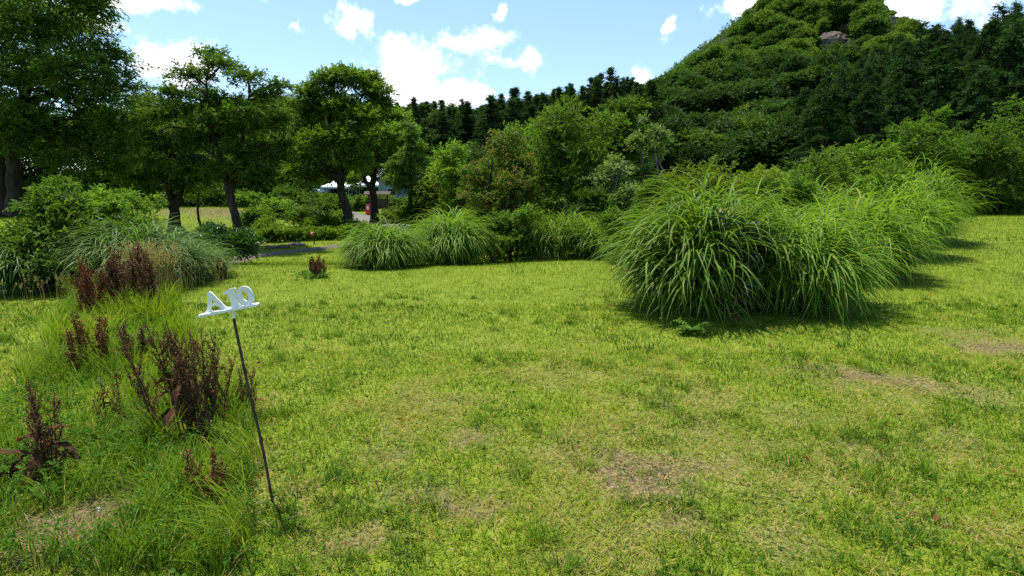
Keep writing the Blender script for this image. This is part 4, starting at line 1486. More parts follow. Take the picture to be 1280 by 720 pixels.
def build_backdrop():
    """Trees beyond the road, behind the left-hand trees."""
    g = rng_of(703)
    mb = [(-60, 40, 120), (-10, 44, 120), (30, 42, 130), (75, 46, 140), (118, 43, 135), (160, 47, 128), (200, 44, 140), (240, 52, 150), (280, 50, 160), (318, 52, 155), (350, 54, 165), (382, 58, 196),
          (410, 84, 200), (440, 88, 205), (485, 82, 190), (540, 62, 190), (565, 58, 185), (600, 56, 180), (640, 52, 178), (680, 50, 180), (720, 48, 182), (340, 88, 165), (290, 86, 160), (395, 96, 172), (450, 100, 175), (515, 92, 165), (555, 90, 160)]
    H = 8.4
    V, Q, tone = crown_geo(np.vstack([auto_lobes((0, 0, 4.9), 3.7, 3.7, 3.7, 17, 701, .48, .75), auto_lobes((0, 0, 1.6), 3.4, 3.4, 1.4, 9, 704, .4, .8)]), 2600, 9, .6, .22, .11, 702, .6)
    first = None
    for i, (px, y, top) in enumerate(mb):
        p = spot(px, y, 250)
        s_ = (at(px, top, y)[2] - p[2]) / H * g.uniform(.92, 1.08)
        if first is None:
            first = thing('background_tree', 'dark broadleaf tree in the backdrop beyond the road', 'tree', p, 'dark backdrop trees beyond the road')
            first.scale = (s_,) * 3
            gt = Geo().add(*tube(curve_pts((0, 0, -.1), (.15, 0, 1.5), (0, .1, 3.5), (.1, 0, 6.0), n=4), np.linspace(.24, .05, 13), 8))
            link('trunk', gt.mesh('trunk', M['bark'], True), first)
            gb = Geo()
            for k in range(14):
                a = g.uniform(0, 6.28)
                gb.add(*limb((0, .05, 1.8 + .25 * k), (math.cos(a) * 2.6, math.sin(a) * 2.6, 3.4 + .35 * k), .07, .012, g))
            link('branches', gb.mesh('branches', M['bark'], True), first)
            link('crown', make_mesh('crown', V, Q, M['leaf_dark'], tone), first)
        else:
            dup(first, p, g.uniform(0, 6.28), (s_ * g.uniform(.9, 1.2), s_ * g.uniform(.9, 1.2), s_))


build_backdrop()


# ---------------------------------------------------------------- brown docks in the bed
def broad_leaf(L_, W, curl, side, twist, n=9):
    """A large withered leaf as a bent, wavy grid with the stalk end at the origin, growing along +X."""
    t = np.linspace(0, 1, n)
    w = W * np.sin(np.pi * np.clip(t * .93 + .05, 0, 1)) ** .75
    a = -curl * t
    x = np.concatenate([[0], np.cumsum(np.cos(a[:-1]) * L_ / (n - 1))])
    z = np.concatenate([[0], np.cumsum(np.sin(a[:-1]) * L_ / (n - 1))])
    c = np.linspace(-1, 1, 5)
    V = np.zeros((n, 5, 3))
    for i in range(n):
        for j in range(5):
            up = abs(c[j]) * w[i] * .25 + .12 * w[i] * math.sin(i * 2.1 + j * 3 + twist)
            V[i, j] = (x[i] + up * math.sin(curl * t[i]) * .6, c[j] * w[i] * .5 + side * t[i] ** 2 * L_, z[i] + up)
    i = np.arange(n - 1)[:, None] * 5
    j = np.arange(4)[None, :]
    return V.reshape(-1, 3), np.stack([i + j, i + j + 1, i + j + 6, i + j + 5], -1).reshape(-1, 4)


def dock(name, label, base, stalks, leafs, seed, mat='dock', leafmat='dock_leaf', group=None, dense=1.0, seed_size=.0072):
    """Seeding dock: stalks [(dx, dy, height, lean_x, lean_y)], each with side shoots packed with seed husks, and withered leaves."""
    g = rng_of(seed)
    base = np.asarray(base, float)
    t = thing(name, label, 'weed', base, group)
    for (dx, dy, H, lx, ly) in stalks:
        p0 = np.array([dx, dy, gz(base[0] + dx, base[1] + dy) - base[2] - .01])
        p1 = p0 + np.array([lx * .4 + g.normal(0, .01), ly * .4, H * .5])
        p2 = p0 + np.array([lx, ly, H])
        pts = curve_pts(p0, p1, p2, n=7)
        s = np.linspace(0, 1, len(pts))
        ge = Geo().add(*tube(pts, .0048 * (1 - .65 * s) * (.6 + .6 * H), 6), .45)
        shoots = [pts[int(len(pts) * .45):]]
        for f in np.linspace(.22, .9, max(4, int(17 * H + 3))):
            q = pts[int(f * (len(pts) - 1))]
            a = g.uniform(0, 6.28)
            ll = (.05 + H * g.uniform(.12, .26)) * (1.15 - .8 * f)
            o = np.array([math.cos(a), math.sin(a), 0])
            e = q + o * ll * g.uniform(.3, .6) + np.array([0, 0, ll * .9])
            sp = curve_pts(q, q + o * ll * .26 + [0, 0, ll * .35], e, n=4)
            ge.add(*tube(sp, .0018, 4), .4)
            shoots.append(sp)
        st = link('stalk', ge.mesh('stalk', M[mat]), t)
        gs = Geo()
        for k, sp in enumerate(shoots):
            ln = np.linalg.norm(np.diff(sp, axis=0), axis=1).sum()
            m = int(ln * (320 if k == 0 else 440) * dense) + 3
            u = g.random(m) * (len(sp) - 1.001)
            # husks sit in whorls along the shoot
            wh = np.round(u * 2.2) / 2.2 + g.normal(0, .05, m)
            wh = np.clip(wh, 0, len(sp) - 1.001)
            i0 = wh.astype(int)
            C = sp[i0] + (sp[i0 + 1] - sp[i0]) * (wh - i0)[:, None]
            D = nrm(g.normal(0, 1, (m, 3)) + [0, 0, -.3])
            C = C + D * g.uniform(.001, .0085, (m, 1))
            ls = seed_size * g.uniform(.7, 1.5, m)
            V, Q, ix = leaves(C, D, nrm(g.normal(0, 1, (m, 3))), ls * 1.25, ls, .3, .1)
            gs.add(V, Q, np.clip(g.normal(.5 + .1 * (k == 0), .22, m), 0, 1)[ix])
        link('seed_head', gs.mesh('seed_head', M[mat]), st)
    for (dx, dy, z, az, pitch, L_, W, curl, lm) in leafs:
        V, Q = broad_leaf(L_ * 1.15, W * .92, R(curl), g.normal(0, .12), g.uniform(0, 6))
        cp, sp_ = math.cos(R(pitch)), math.sin(R(pitch))
        V = np.stack([V[:, 0] * cp - V[:, 2] * sp_, V[:, 1], V[:, 0] * sp_ + V[:, 2] * cp], -1)
        ca, sa = math.cos(R(az)), math.sin(R(az))
        V = np.stack([V[:, 0] * ca - V[:, 1] * sa, V[:, 0] * sa + V[:, 1] * ca, V[:, 2]], -1) + [dx, dy, z]
        gr = height(V[:, 0] + base[0], V[:, 1] + base[1]) - base[2] + .006
        V[:, 2] = np.maximum(V[:, 2], gr)
        o = link('leaf', Geo().add(V, Q, np.clip(g.normal(.45, .2, len(Q)), 0, 1)).mesh('leaf', M[lm or leafmat], True), t)
    return t


def build_docks():
    g = rng_of(900)
    # the big dark one left of the sign
    b = ground(248, 542)
    k = b[1] / F / math.cos(PITCH) * 1.0
    st = []
    for px, top in [(192, 392), (212, 402), (205, 412), (222, 418), (232, 405), (244, 428), (252, 436), (262, 412), (275, 405), (284, 425), (292, 438), (188, 440), (200, 400), (227, 395), (240, 410), (268, 402), (280, 440), (216, 455)]:
        x0 = (px - 246) * .62 * k
        st.append((x0, g.uniform(-.14, .12), (536 - top) * k * 1.1, (px - 246) * .55 * k, g.uniform(-.03, .05)))
    lf = [(-.10, -.06, .20, 200, -28, .22, .085, 55, None), (-.07, -.10, .16, 235, -55, .24, .09, 40, None), (-.09, -.12, .05, 240, -30, .20, .07, 60, 'dock_rust'), (.12, -.10, .20, 290, -40, .18, .10, 60, None),
          (-.02, -.12, .24, 250, -20, .17, .07, 70, None), (.05, .0, .36, 20, 0, .12, .05, 60, None), (-.08, .02, .42, 170, 10, .12, .05, 50, 'weed'), (-.12, -.02, .38, 200, 5, .11, .05, 60, None),
          (.09, -.04, .33, 330, -10, .14, .06, 70, None), (-.03, -.05, .36, 260, -25, .13, .06, 60, None), (.0, -.06, .28, 300, -35, .15, .07, 60, None), (-.14, -.02, .30, 215, -10, .12, .045, 40, 'dock_rust'),
          (.03, -.08, .40, 280, -35, .12, .05, 60, None), (.12, .02, .43, 60, 10, .1, .04, 60, None)]
    dock('dock_plant', 'large dark brown seeding dock just left of the A10 sign post', b, st, lf, 901)
    # right of the post, sparse and curly
    b = ground(312, 515)
    k = b[1] / F
    st = [((px - 312) * .5 * k, g.uniform(-.05, .05), (515 - top) * k * 1.05, (px - 312) * .5 * k, 0) for px, top in [(308, 452), (318, 446), (327, 452), (300, 470), (322, 480)]]
    dock('dock_plant', 'sparse curly brown dock close behind the sign post', b, st, [(.0, -.03, .12, 300, -10, .09, .03, 60, None), (.03, 0, .1, 20, 0, .08, .03, 60, 'dock_rust')], 902, 'dock', dense=.55)
    # front left corner
    b = ground(58, 600)
    k = b[1] / F
    st = [((px - 58) * .4 * k, g.uniform(-.06, .06), (598 - top) * k * 1.1, (px - 58) * .6 * k, g.uniform(-.02, .04)) for px, top in [(34, 470), (42, 488), (50, 500), (72, 488), (80, 520), (66, 510), (92, 552)]]
    st.append((-.06, 0, .17, -.24, -.02))
    lf = [(.0, -.05, .18, 190, 12, .30, .05, 25, None), (-.02, -.06, .10, 205, -5, .34, .06, 15, None), (.05, -.03, .22, 15, 5, .15, .055, 60, None), (.04, -.05, .26, 160, 15, .14, .06, 55, None), (.07, .0, .16, 350, 0, .12, .05, 60, None),
          (.0, -.05, .15, 265, -50, .16, .06, 30, 'dock_rust'), (.06, -.02, .3, 40, 20, .1, .04, 60, None), (-.05, -.03, .17, 230, -25, .12, .045, 60, None), (.03, -.1, .02, 320, 12, .17, .075, 25, 'weed'), (-.04, -.12, .02, 250, 12, .17, .085, 25, 'weed'),
          (.02, -.04, .2, 300, -30, .15, .06, 60, None), (-.09, -.05, .12, 250, -45, .1, .04, 40, None)]
    dock('dock_plant', 'dark withered dock with drooping leaves in the front left corner', b, st, lf, 903)
    # thin one between
    b = ground(145, 535)
    k = b[1] / F
    st = [((px - 145) * .4 * k, g.uniform(-.05, .05), (532 - top) * k * 1.05, (px - 145) * .6 * k, 0) for px, top in [(138, 466), (150, 452), (157, 480), (128, 490)]]
    dock('dock_plant', 'small thin dock between the front corner dock and the large one', b, st, [(.0, 0, .18, 200, 0, .1, .045, 60, None), (.02, 0, .12, 330, 0, .09, .04, 60, None), (-.02, .0, .25, 150, 0, .07, .035, 60, None)], 904, dense=.6)
    # red-orange low one at the foot of the post
    b = ground(262, 632)
    k = b[1] / F
    st = [((px - 262) * .5 * k, g.uniform(-.05, .05), (636 - top) * k * 1.12, (px - 262) * .5 * k, 0) for px, top in [(236, 560), (248, 590), (282, 552), (268, 595), (290, 580)]]
    dock('dock_plant', 'low rust-red dock in the long grass left of the post foot', b, st, [(-.02, -.02, .04, 190, 10, .1, .03, 40, 'dock_rust'), (.04, -.02, .05, 330, 10, .09, .03, 40, 'dock_rust')], 905, 'dock_rust', dense=.9, seed_size=.0085)
    # rust-brown stand in front of the left border, several separate plants
    for i, (px, py, tops, lab, mt) in enumerate([
            (122, 462, [(112, 382), (118, 392), (126, 388), (132, 402)], 'slender rust-brown dock halfway along the weedy bed', 'dock_rust'),
            (122, 400, [(104, 322), (112, 328), (120, 318), (128, 330), (136, 322), (110, 340), (130, 345)], 'dense rust-brown dock stand before the leafy bush', 'dock_rust'),
            (150, 398, [(142, 318), (150, 310), (157, 325)], 'dark dock beside the rust-brown stand', 'dock'),
            (176, 392, [(166, 308), (172, 300), (180, 304), (186, 312), (176, 318)], 'tall dark dock below the straw-coloured seed grass', 'dock'),
            (196, 392, [(192, 322), (198, 316)], 'narrow dark dock at the right end of the brown stand', 'dock'),
            (178, 455, [(172, 395), (184, 402)], 'thin dock behind the large dark dock', 'dock')]):
        b = ground(px, py)
        k = b[1] / F
        st = [((p - px) * .6 * k, g.uniform(-.12, .12), (py - tp) * k * 1.03, (p - px) * .3 * k + g.normal(0, .02), 0) for p, tp in tops]
        st += [(s[0] + g.normal(0, .05), s[1] + g.normal(0, .08), s[2] * g.uniform(.75, .95), s[3], 0) for s in st]
        dock('dock_plant', lab, b, st, [(g.normal(0, .05), 0, g.uniform(.1, .3), g.uniform(0, 360), 0, .12, .045, 60, None) for _ in range(4)], 910 + i, mt, dense=.55, seed_size=.012)
    # brown tuft beside the middle clump
    for i, (px, py, tops, lab) in enumerate([(395, 347, [(386, 322), (392, 318), (399, 317), (404, 324), (396, 326)], 'small brown seeding dock tuft left of the paired round clumps'),
                                             (278, 348, [(272, 322), (278, 318), (284, 325)], 'small brown dock at the right tip of the left border')]):
        b = ground(px, py)
        k = b[1] / F
        st = [((p - px) * .6 * k, g.uniform(-.1, .1), (py - tp) * k, (p - px) * .4 * k, 0) for p, tp in tops]
        st += [(s[0] + g.normal(0, .06), s[1] + .08, s[2] * .8, s[3], 0) for s in st]
        t = dock('dock_plant', lab, b, st, [], 930 + i, 'dock_rust', dense=.45, seed_size=.016)
        C = np.concatenate([g.normal(0, .13, (60, 2)), g.uniform(.02, .12, (60, 1))], 1)
        V, Q, tone = sprays(C, nrm(g.normal(0, 1, (60, 3))), 6, .08, .06, .028, g)
        link('green_leaves', make_mesh('green_leaves', V, Q, M['weed'], tone), t)
    # straw-coloured seed grass
    for i, (px, y, n, H, lab) in enumerate([(185, 8.0, 300, .80, 'straw-coloured seeding grass in front of the grey-green clump'), (78, 7.4, 34, .42, 'few thin dry seed stalks on the lawn before the left border'),
                                            (252, 8.9, 60, .45, 'tuft of fine pale grass at the right tip of the left border')]):
        p = spot(px, y, 370)
        t = thing('seed_grass', lab, 'grass', p)
        P = np.stack([g.normal(0, .24 if i != 1 else .35, n), g.normal(0, .16, n), np.zeros(n)], -1)
        P[:, 2] = height(P[:, 0] + p[0], P[:, 1] + p[1]) - p[2]
        hd, hh = g.uniform(0, 6.28, n), H * g.uniform(.65, 1.1, n)
        p0, p1 = np.radians(g.uniform(0, 8, n)), np.radians(g.uniform(8, 40, n))
        V, Q, ix = blades(P, hd, hh, np.full(n, .006), p0, p1, 5, 1.6, .3)
        link('stalks', make_mesh('stalks', V, Q, M['straw'], g.uniform(.2, .8, n)[ix]), t)
        tips = V.reshape(n, 6, 3, 3)[:, 5, 1]
        below = V.reshape(n, 6, 3, 3)[:, 4, 1]
        u = g.random((n, 12, 1))
        C = (below[:, None] + (tips - below)[:, None] * u).reshape(-1, 3) + g.normal(0, .006, (n * 12, 3))
        D = np.repeat(nrm(tips - below), 12, 0) + g.normal(0, .4, (n * 12, 3))
        V, Q, ix = leaves(C, D, g.normal(0, 1, (n * 12, 3)), np.full(n * 12, .028), np.full(n * 12, .009))
        link('seed_heads', make_mesh('seed_heads', V, Q, M['straw'], g.uniform(.4, 1, n * 12)), t)
    # one pale flower stalk over the bare soil
    b = ground(95, 720)
    k = b[1] / F
    t = thing('flower_stalk', 'single pale drooping flower stalk over the bare soil', 'weed', b)
    tip = np.array([(118 - 95) * k, .1, (700 - 615) * k])
    pts = curve_pts((0, 0, 0), tip * .5 + [-.01, 0, .02], tip, tip + [-.012, 0, -.008], n=6)
    link('stalk', Geo().add(*tube(pts, .0016, 5), .9).mesh('stalk', M['straw']), t)
    m = 14
    V, Q, ix = leaves(np.tile(pts[-1], (m, 1)) + g.normal(0, .003, (m, 3)), g.normal(0, 1, (m, 3)), g.normal(0, 1, (m, 3)), np.full(m, .010), np.full(m, .005))
    link('flower', make_mesh('flower', V, Q, principled('petal', .7)[0], np.ones(m)), t)
    bpy.data.materials['petal'].node_tree.nodes['Principled BSDF'].inputs['Base Color'].default_value = (.6, .58, .5, 1)


build_docks()


# ---------------------------------------------------------------- the A10 sign
def outline_mesh(name, splines, thick, mat, bevel=.0012):
    cu = bpy.data.curves.new(name, 'CURVE')
    cu.dimensions = '2D'
    cu.fill_mode = 'BOTH'
    cu.extrude = thick / 2 - bevel
    cu.bevel_depth = bevel
    cu.bevel_resolution = 1
    for pts in splines:
        s = cu.splines.new('POLY')
        s.points.add(len(pts) - 1)
        for p, q in zip(s.points, pts):
            p.co = (q[0], q[1], 0, 1)
        s.use_cyclic_u = True
    tmp = bpy.data.objects.new(name, cu)
    me = bpy.data.meshes.new_from_object(tmp)
    bpy.data.objects.remove(tmp)
    me.name = name
    me.materials.clear()
    me.materials.append(mat)
    return me


def round_poly(pts, r=7, n=4):
    """Round the corners of a polygon."""
    P = np.asarray(pts, float)
    out = []
    for i in range(len(P)):
        a, b, c = P[i - 1], P[i], P[(i + 1) % len(P)]
        u, v = a - b, c - b
        lu, lv = np.linalg.norm(u), np.linalg.norm(v)
        k = min(r, lu * .45, lv * .45)
        p, q = b + u / lu * k, b + v / lv * k
        for t in np.linspace(0, 1, n):
            out.append((1 - t) ** 2 * p + 2 * t * (1 - t) * b + t * t * q)
    return out


def oval(cx, cy, rx, ry, rot=0, n=36, sq=2.0):
    out = []
    for a in np.linspace(0, 2 * np.pi, n, endpoint=False):
        x, y = rx * np.sign(math.cos(a)) * abs(math.cos(a)) ** (2 / sq), ry * np.sign(math.sin(a)) * abs(math.sin(a)) ** (2 / sq)
        out.append((cx + x * math.cos(rot) - y * math.sin(rot), cy + x * math.sin(rot) + y * math.cos(rot)))
    return out


def build_sign():
    white = noise_mat('painted_wood', [(.28, (.52, .51, .50)), (.40, (.70, .70, .70)), (.6, (.76, .76, .76)), (.8, (.80, .80, .80))], 16, .7, .2)
    rust = noise_mat('rusty_steel', [(.3, (.030, .018, .014)), (.55, (.075, .045, .034)), (.75, (.14, .085, .06))], 60, .8, .5, (1, 1, .3))
    foot = ground(342, 628)
    d = foot[1]
    top = at(289, 391, d - .04)
    t = thing('number_sign', 'white wooden A10 sign on a thin rusty tilted rod', 'sign', foot)
    ax = nrm(top - foot)
    # sign frame: U along the crossbar, W up the post, N toward the camera
    Nn = nrm(np.array([.10, -1, .0]) - ax * (np.array([.10, -1, .0]) @ ax))
    U = nrm(np.cross(ax, -Nn))
    if U[0] < 0:
        U = -U
    # the bar climbs to the right in the picture as measured
    a, c = at(251, 393.5, d - .04), at(323, 379.5, d - .04)
    U = nrm(c - a)
    Wv = nrm(ax - U * (ax @ U))
    Nn = np.cross(U, Wv)
    s = np.linalg.norm(c - a) / 713.0
    org = a

    def put(me, depth=0.0):
        n = len(me.vertices)
        co = np.empty(n * 3, np.float32)
        me.vertices.foreach_get('co', co)
        co = co.reshape(-1, 3)
        W_ = org - foot + co[:, :1] * s * U + co[:, 1:2] * s * Wv + (co[:, 2:3] + depth) * Nn
        me.vertices.foreach_set('co', W_.astype(np.float32).ravel())
        me.update()
        return me
    Aout = round_poly([(66, 8), (66, 26), (84, 38), (104, 58), (158, 232), (180, 252), (206, 246), (226, 214), (318, 46), (338, 30), (362, 24), (362, 8),
                       (236, 8), (236, 22), (256, 34), (244, 62), (196, 80), (146, 64), (132, 38), (152, 24), (152, 8)], 5)
    tri = round_poly([(160, 100), (222, 100), (184, 166)], 6)
    one = round_poly([(340, 200), (352, 184), (398, 180), (398, 40), (380, 28), (380, 8), (508, 8), (508, 28), (488, 40), (478, 206), (504, 228), (498, 240), (430, 238), (372, 222)], 5)
    zero = oval(590, 122, 98, 117, R(4), 40, 2.3)
    hole = oval(585, 122, 34, 66, R(10), 24)
    thick = .007
    # outline_mesh works in drawing units; thickness in metres
    for nm, spl in (('letter', [Aout, tri]), ('letter', [one]), ('letter', [zero, hole])):
        me = outline_mesh(nm, spl, 2 * .5, white, 0.0)
        n = len(me.vertices)
        co = np.empty(n * 3, np.float32)
        me.vertices.foreach_get('co', co)
        co = co.reshape(-1, 3)
        co[:, 2] = np.sign(co[:, 2]) * thick / 2
        me.vertices.foreach_set('co', co.ravel())
        o = link(nm, put(me), t)
        bv = o.modifiers.new('edge', 'BEVEL')
        bv.width = .0012
        bv.segments = 2
        bv.limit_method = 'ANGLE'
    # crossbar: rounded lath, letters standing on it
    bar = outline_mesh('crossbar', [round_poly([(-4, -18), (717, -18), (717, 9.5), (-4, 9.5)], 9)], 1, white, 0.0)
    n = len(bar.vertices)
    co = np.empty(n * 3, np.float32)
    bar.vertices.foreach_get('co', co)
    co = co.reshape(-1, 3)
    co[:, 2] = np.where(co[:, 2] > 0, .026, -.012)
    bar.vertices.foreach_set('co', co.ravel())
    o = link('crossbar', put(bar), t)
    bv = o.modifiers.new('edge', 'BEVEL')
    bv.width = .002
    bv.segments = 2
    # post and white collar
    topl = org - foot + 381 * s * U - 16 * s * Wv
    p = [np.array([0, 0, -.06]), topl * .3 + [.004, 0, 0], topl * .66 + [-.003, .002, 0], topl * .966]
    link('post', Geo().add(*tube(curve_pts(*p, n=6), .0068, 10)).mesh('post', rust, True), t)
    link('collar', Geo().add(*tube(np.array([topl * .962, topl * .97, topl * .99, topl]), [.0085, .0092, .0095, .0095], 12)).mesh('collar', white, True), t)
    # blob of old paint on the rod
    q = topl * .34 + [.004, 0, 0]
    link('rust_lump', Geo().add(*tube(np.array([q - [0, 0, .02], q - [0, 0, .008], q + [0, 0, .008], q + [0, 0, .02]]), [.006, .0095, .010, .006], 10)).mesh('rust_lump', rust, True), t)


build_sign()


# ---------------------------------------------------------------- the car park beyond the trees
def flat_mat(name, col, rough=.5, metal=0.0, spec=.5):
    m, nt, b = principled(name, rough, spec)
    b.inputs['Metallic'].default_value = metal
    n = nt.nodes.new('ShaderNodeTexNoise')
    n.inputs['Scale'].default_value = 3.0
    rp = ramp_node(nt, [(.3, tuple(c * .88 for c in col)), (.7, tuple(min(1, c * 1.06) for c in col))])
    nt.links.new(n.outputs[0], rp.inputs[0])
    nt.links.new(rp.outputs[0], b.inputs['Base Color'])
    return m


M['glass'] = flat_mat('dark_glass', (.02, .025, .03), .08)
M['tyre'] = flat_mat('tyre', (.02, .02, .02), .85)
M['rim'] = flat_mat('rim', (.45, .45, .46), .35, .8)
M['lamp'] = flat_mat('lamp', (.75, .75, .72), .15)


def box(c, s, chamfer=0.0):
    """Box (optionally with chamfered vertical edges) as V, Q."""
    c, s = np.asarray(c, float), np.asarray(s, float) / 2
    V = np.array([[x, y, z] for z in (-1, 1) for x, y in ((-1, -1), (1, -1), (1, 1), (-1, 1))]) * s + c
    Q = [[3, 2, 1, 0], [4, 5, 6, 7], [0, 1, 5, 4], [1, 2, 6, 5], [2, 3, 7, 6], [3, 0, 4, 7]]
    return V, Q


def loft(sections):
    """Closed rings of equal length joined along the list; ends closed with fans of quads."""
    S = np.array(sections, float)
    m, n = S.shape[:2]
    V = S.reshape(-1, 3)
    i = np.arange(m - 1)[:, None] * n
    j = np.arange(n)[None, :]
    k = (j + 1) % n
    Q = np.stack([i + j, i + k, i + k + n, i + j + n], -1).reshape(-1, 4)
    e = []
    for off in (0, (m - 1) * n):
        for q in range(n // 2 - 1):
            e.append([off + q, off + q + 1, off + n - 2 - q, off + n - 1 - q])
    return V, np.vstack([Q, e])


def car(name, label, p, rot, paint, cat='car', tall=1.0):
    t = thing(name, label, cat, p, None, rot)
    # body: lengthwise sections, ring of 8 points
    secs = []
    for x, w, z0, z1 in [(-2.15, .70, .38, .72), (-2.05, .80, .26, .88 * tall), (-1.3, .85, .22, .96 * tall), (0, .86, .22, .97 * tall), (1.0, .86, .22, .94 * tall), (1.75, .82, .24, .82 * tall), (2.1, .68, .34, .64)]:
        h = z1 - z0
        secs.append([(x, -w * .92, z0), (x, -w, z0 + h * .35), (x, -w, z0 + h * .7), (x, -w * .9, z1), (x, w * .9, z1), (x, w, z0 + h * .7), (x, w, z0 + h * .35), (x, w * .92, z0)])
    link('body', Geo().add(*loft(secs)).mesh('body', paint, True), t)
    cab = []
    zt = 1.48 * tall
    for x, w, z0, z1 in [(-2.0 if tall > 1.05 else -1.75, .76, .86 * tall, .90 * tall), (-1.45, .70, .9 * tall, zt - .07), (-.6, .68, .9 * tall, zt), (.25, .68, .9 * tall, zt - .03), (1.1, .78, .86 * tall, .92 * tall)]:
        h = z1 - z0
        cab.append([(x, -w * 1.08, z0), (x, -w * 1.03, z0 + h * .4), (x, -w, z0 + h * .9), (x, -w * .85, z1), (x, w * .85, z1), (x, w, z0 + h * .9), (x, w * 1.03, z0 + h * .4), (x, w * 1.08, z0)])
    link('cabin', Geo().add(*loft(cab)).mesh('cabin', paint, True), t)
    for sy in (-1, 1):
        w = []
        for x in (-1.35, -.5, .62):
            w.append([(x, sy * .77, .98 * tall), (x, sy * .715, zt - .16)])
        W_ = np.array(w).reshape(-1, 3)
        for a, (f0, f1) in enumerate([(0.04, .96), (.04, .92)]):
            A, B, C_, D_ = W_[a * 2], W_[a * 2 + 1], W_[a * 2 + 2], W_[a * 2 + 3]
            if a == 1:
                D_ = D_ + np.array([-.42, 0, 0])
            V = np.array([A + (C_ - A) * .05, A + (C_ - A) * .95, B + (D_ - B) * .95, B + (D_ - B) * .05])
            V2 = V + [0, sy * .025, 0]
            link('side_window', Geo().add(np.vstack([V, V2]), [[0, 1, 2, 3], [4, 5, 6, 7], [0, 1, 5, 4], [1, 2, 6, 5], [2, 3, 7, 6], [3, 0, 4, 7]]).mesh('side_window', M['glass']), t)
    V = np.array([(1.04, -.66, .97 * tall), (1.04, .66, .97 * tall), (.36, .58, zt - .08), (.36, -.58, zt - .08)])
    link('windscreen', Geo().add(np.vstack([V + [.03, 0, .03], V]), [[0, 1, 2, 3], [4, 5, 6, 7], [0, 1, 5, 4], [1, 2, 6, 5], [2, 3, 7, 6], [3, 0, 4, 7]]).mesh('windscreen', M['glass']), t)
    a = np.linspace(0, 2 * np.pi, 20, endpoint=False)
    for x in (-1.3, 1.35):
        for sy in (-1, 1):
            ring = lambda r, y: [(x + r * math.cos(q), sy * y, .32 + r * math.sin(q)) for q in a]
            w = link('wheel', Geo().add(*loft([ring(.26, .66), ring(.32, .68), ring(.32, .86), ring(.22, .885)])).mesh('wheel', M['tyre'], True), t)
            link('rim', Geo().add(*loft([ring(.20, .86), ring(.19, .90), ring(.04, .905)])).mesh('rim', M['rim'], True), w)
    for sy in (-1, 1):
        link('headlight', Geo().add(*box((2.0, sy * .56, .66 * (tall * .5 + .5)), (.16, .30, .14))).mesh('headlight', M['lamp']), t)
    return t


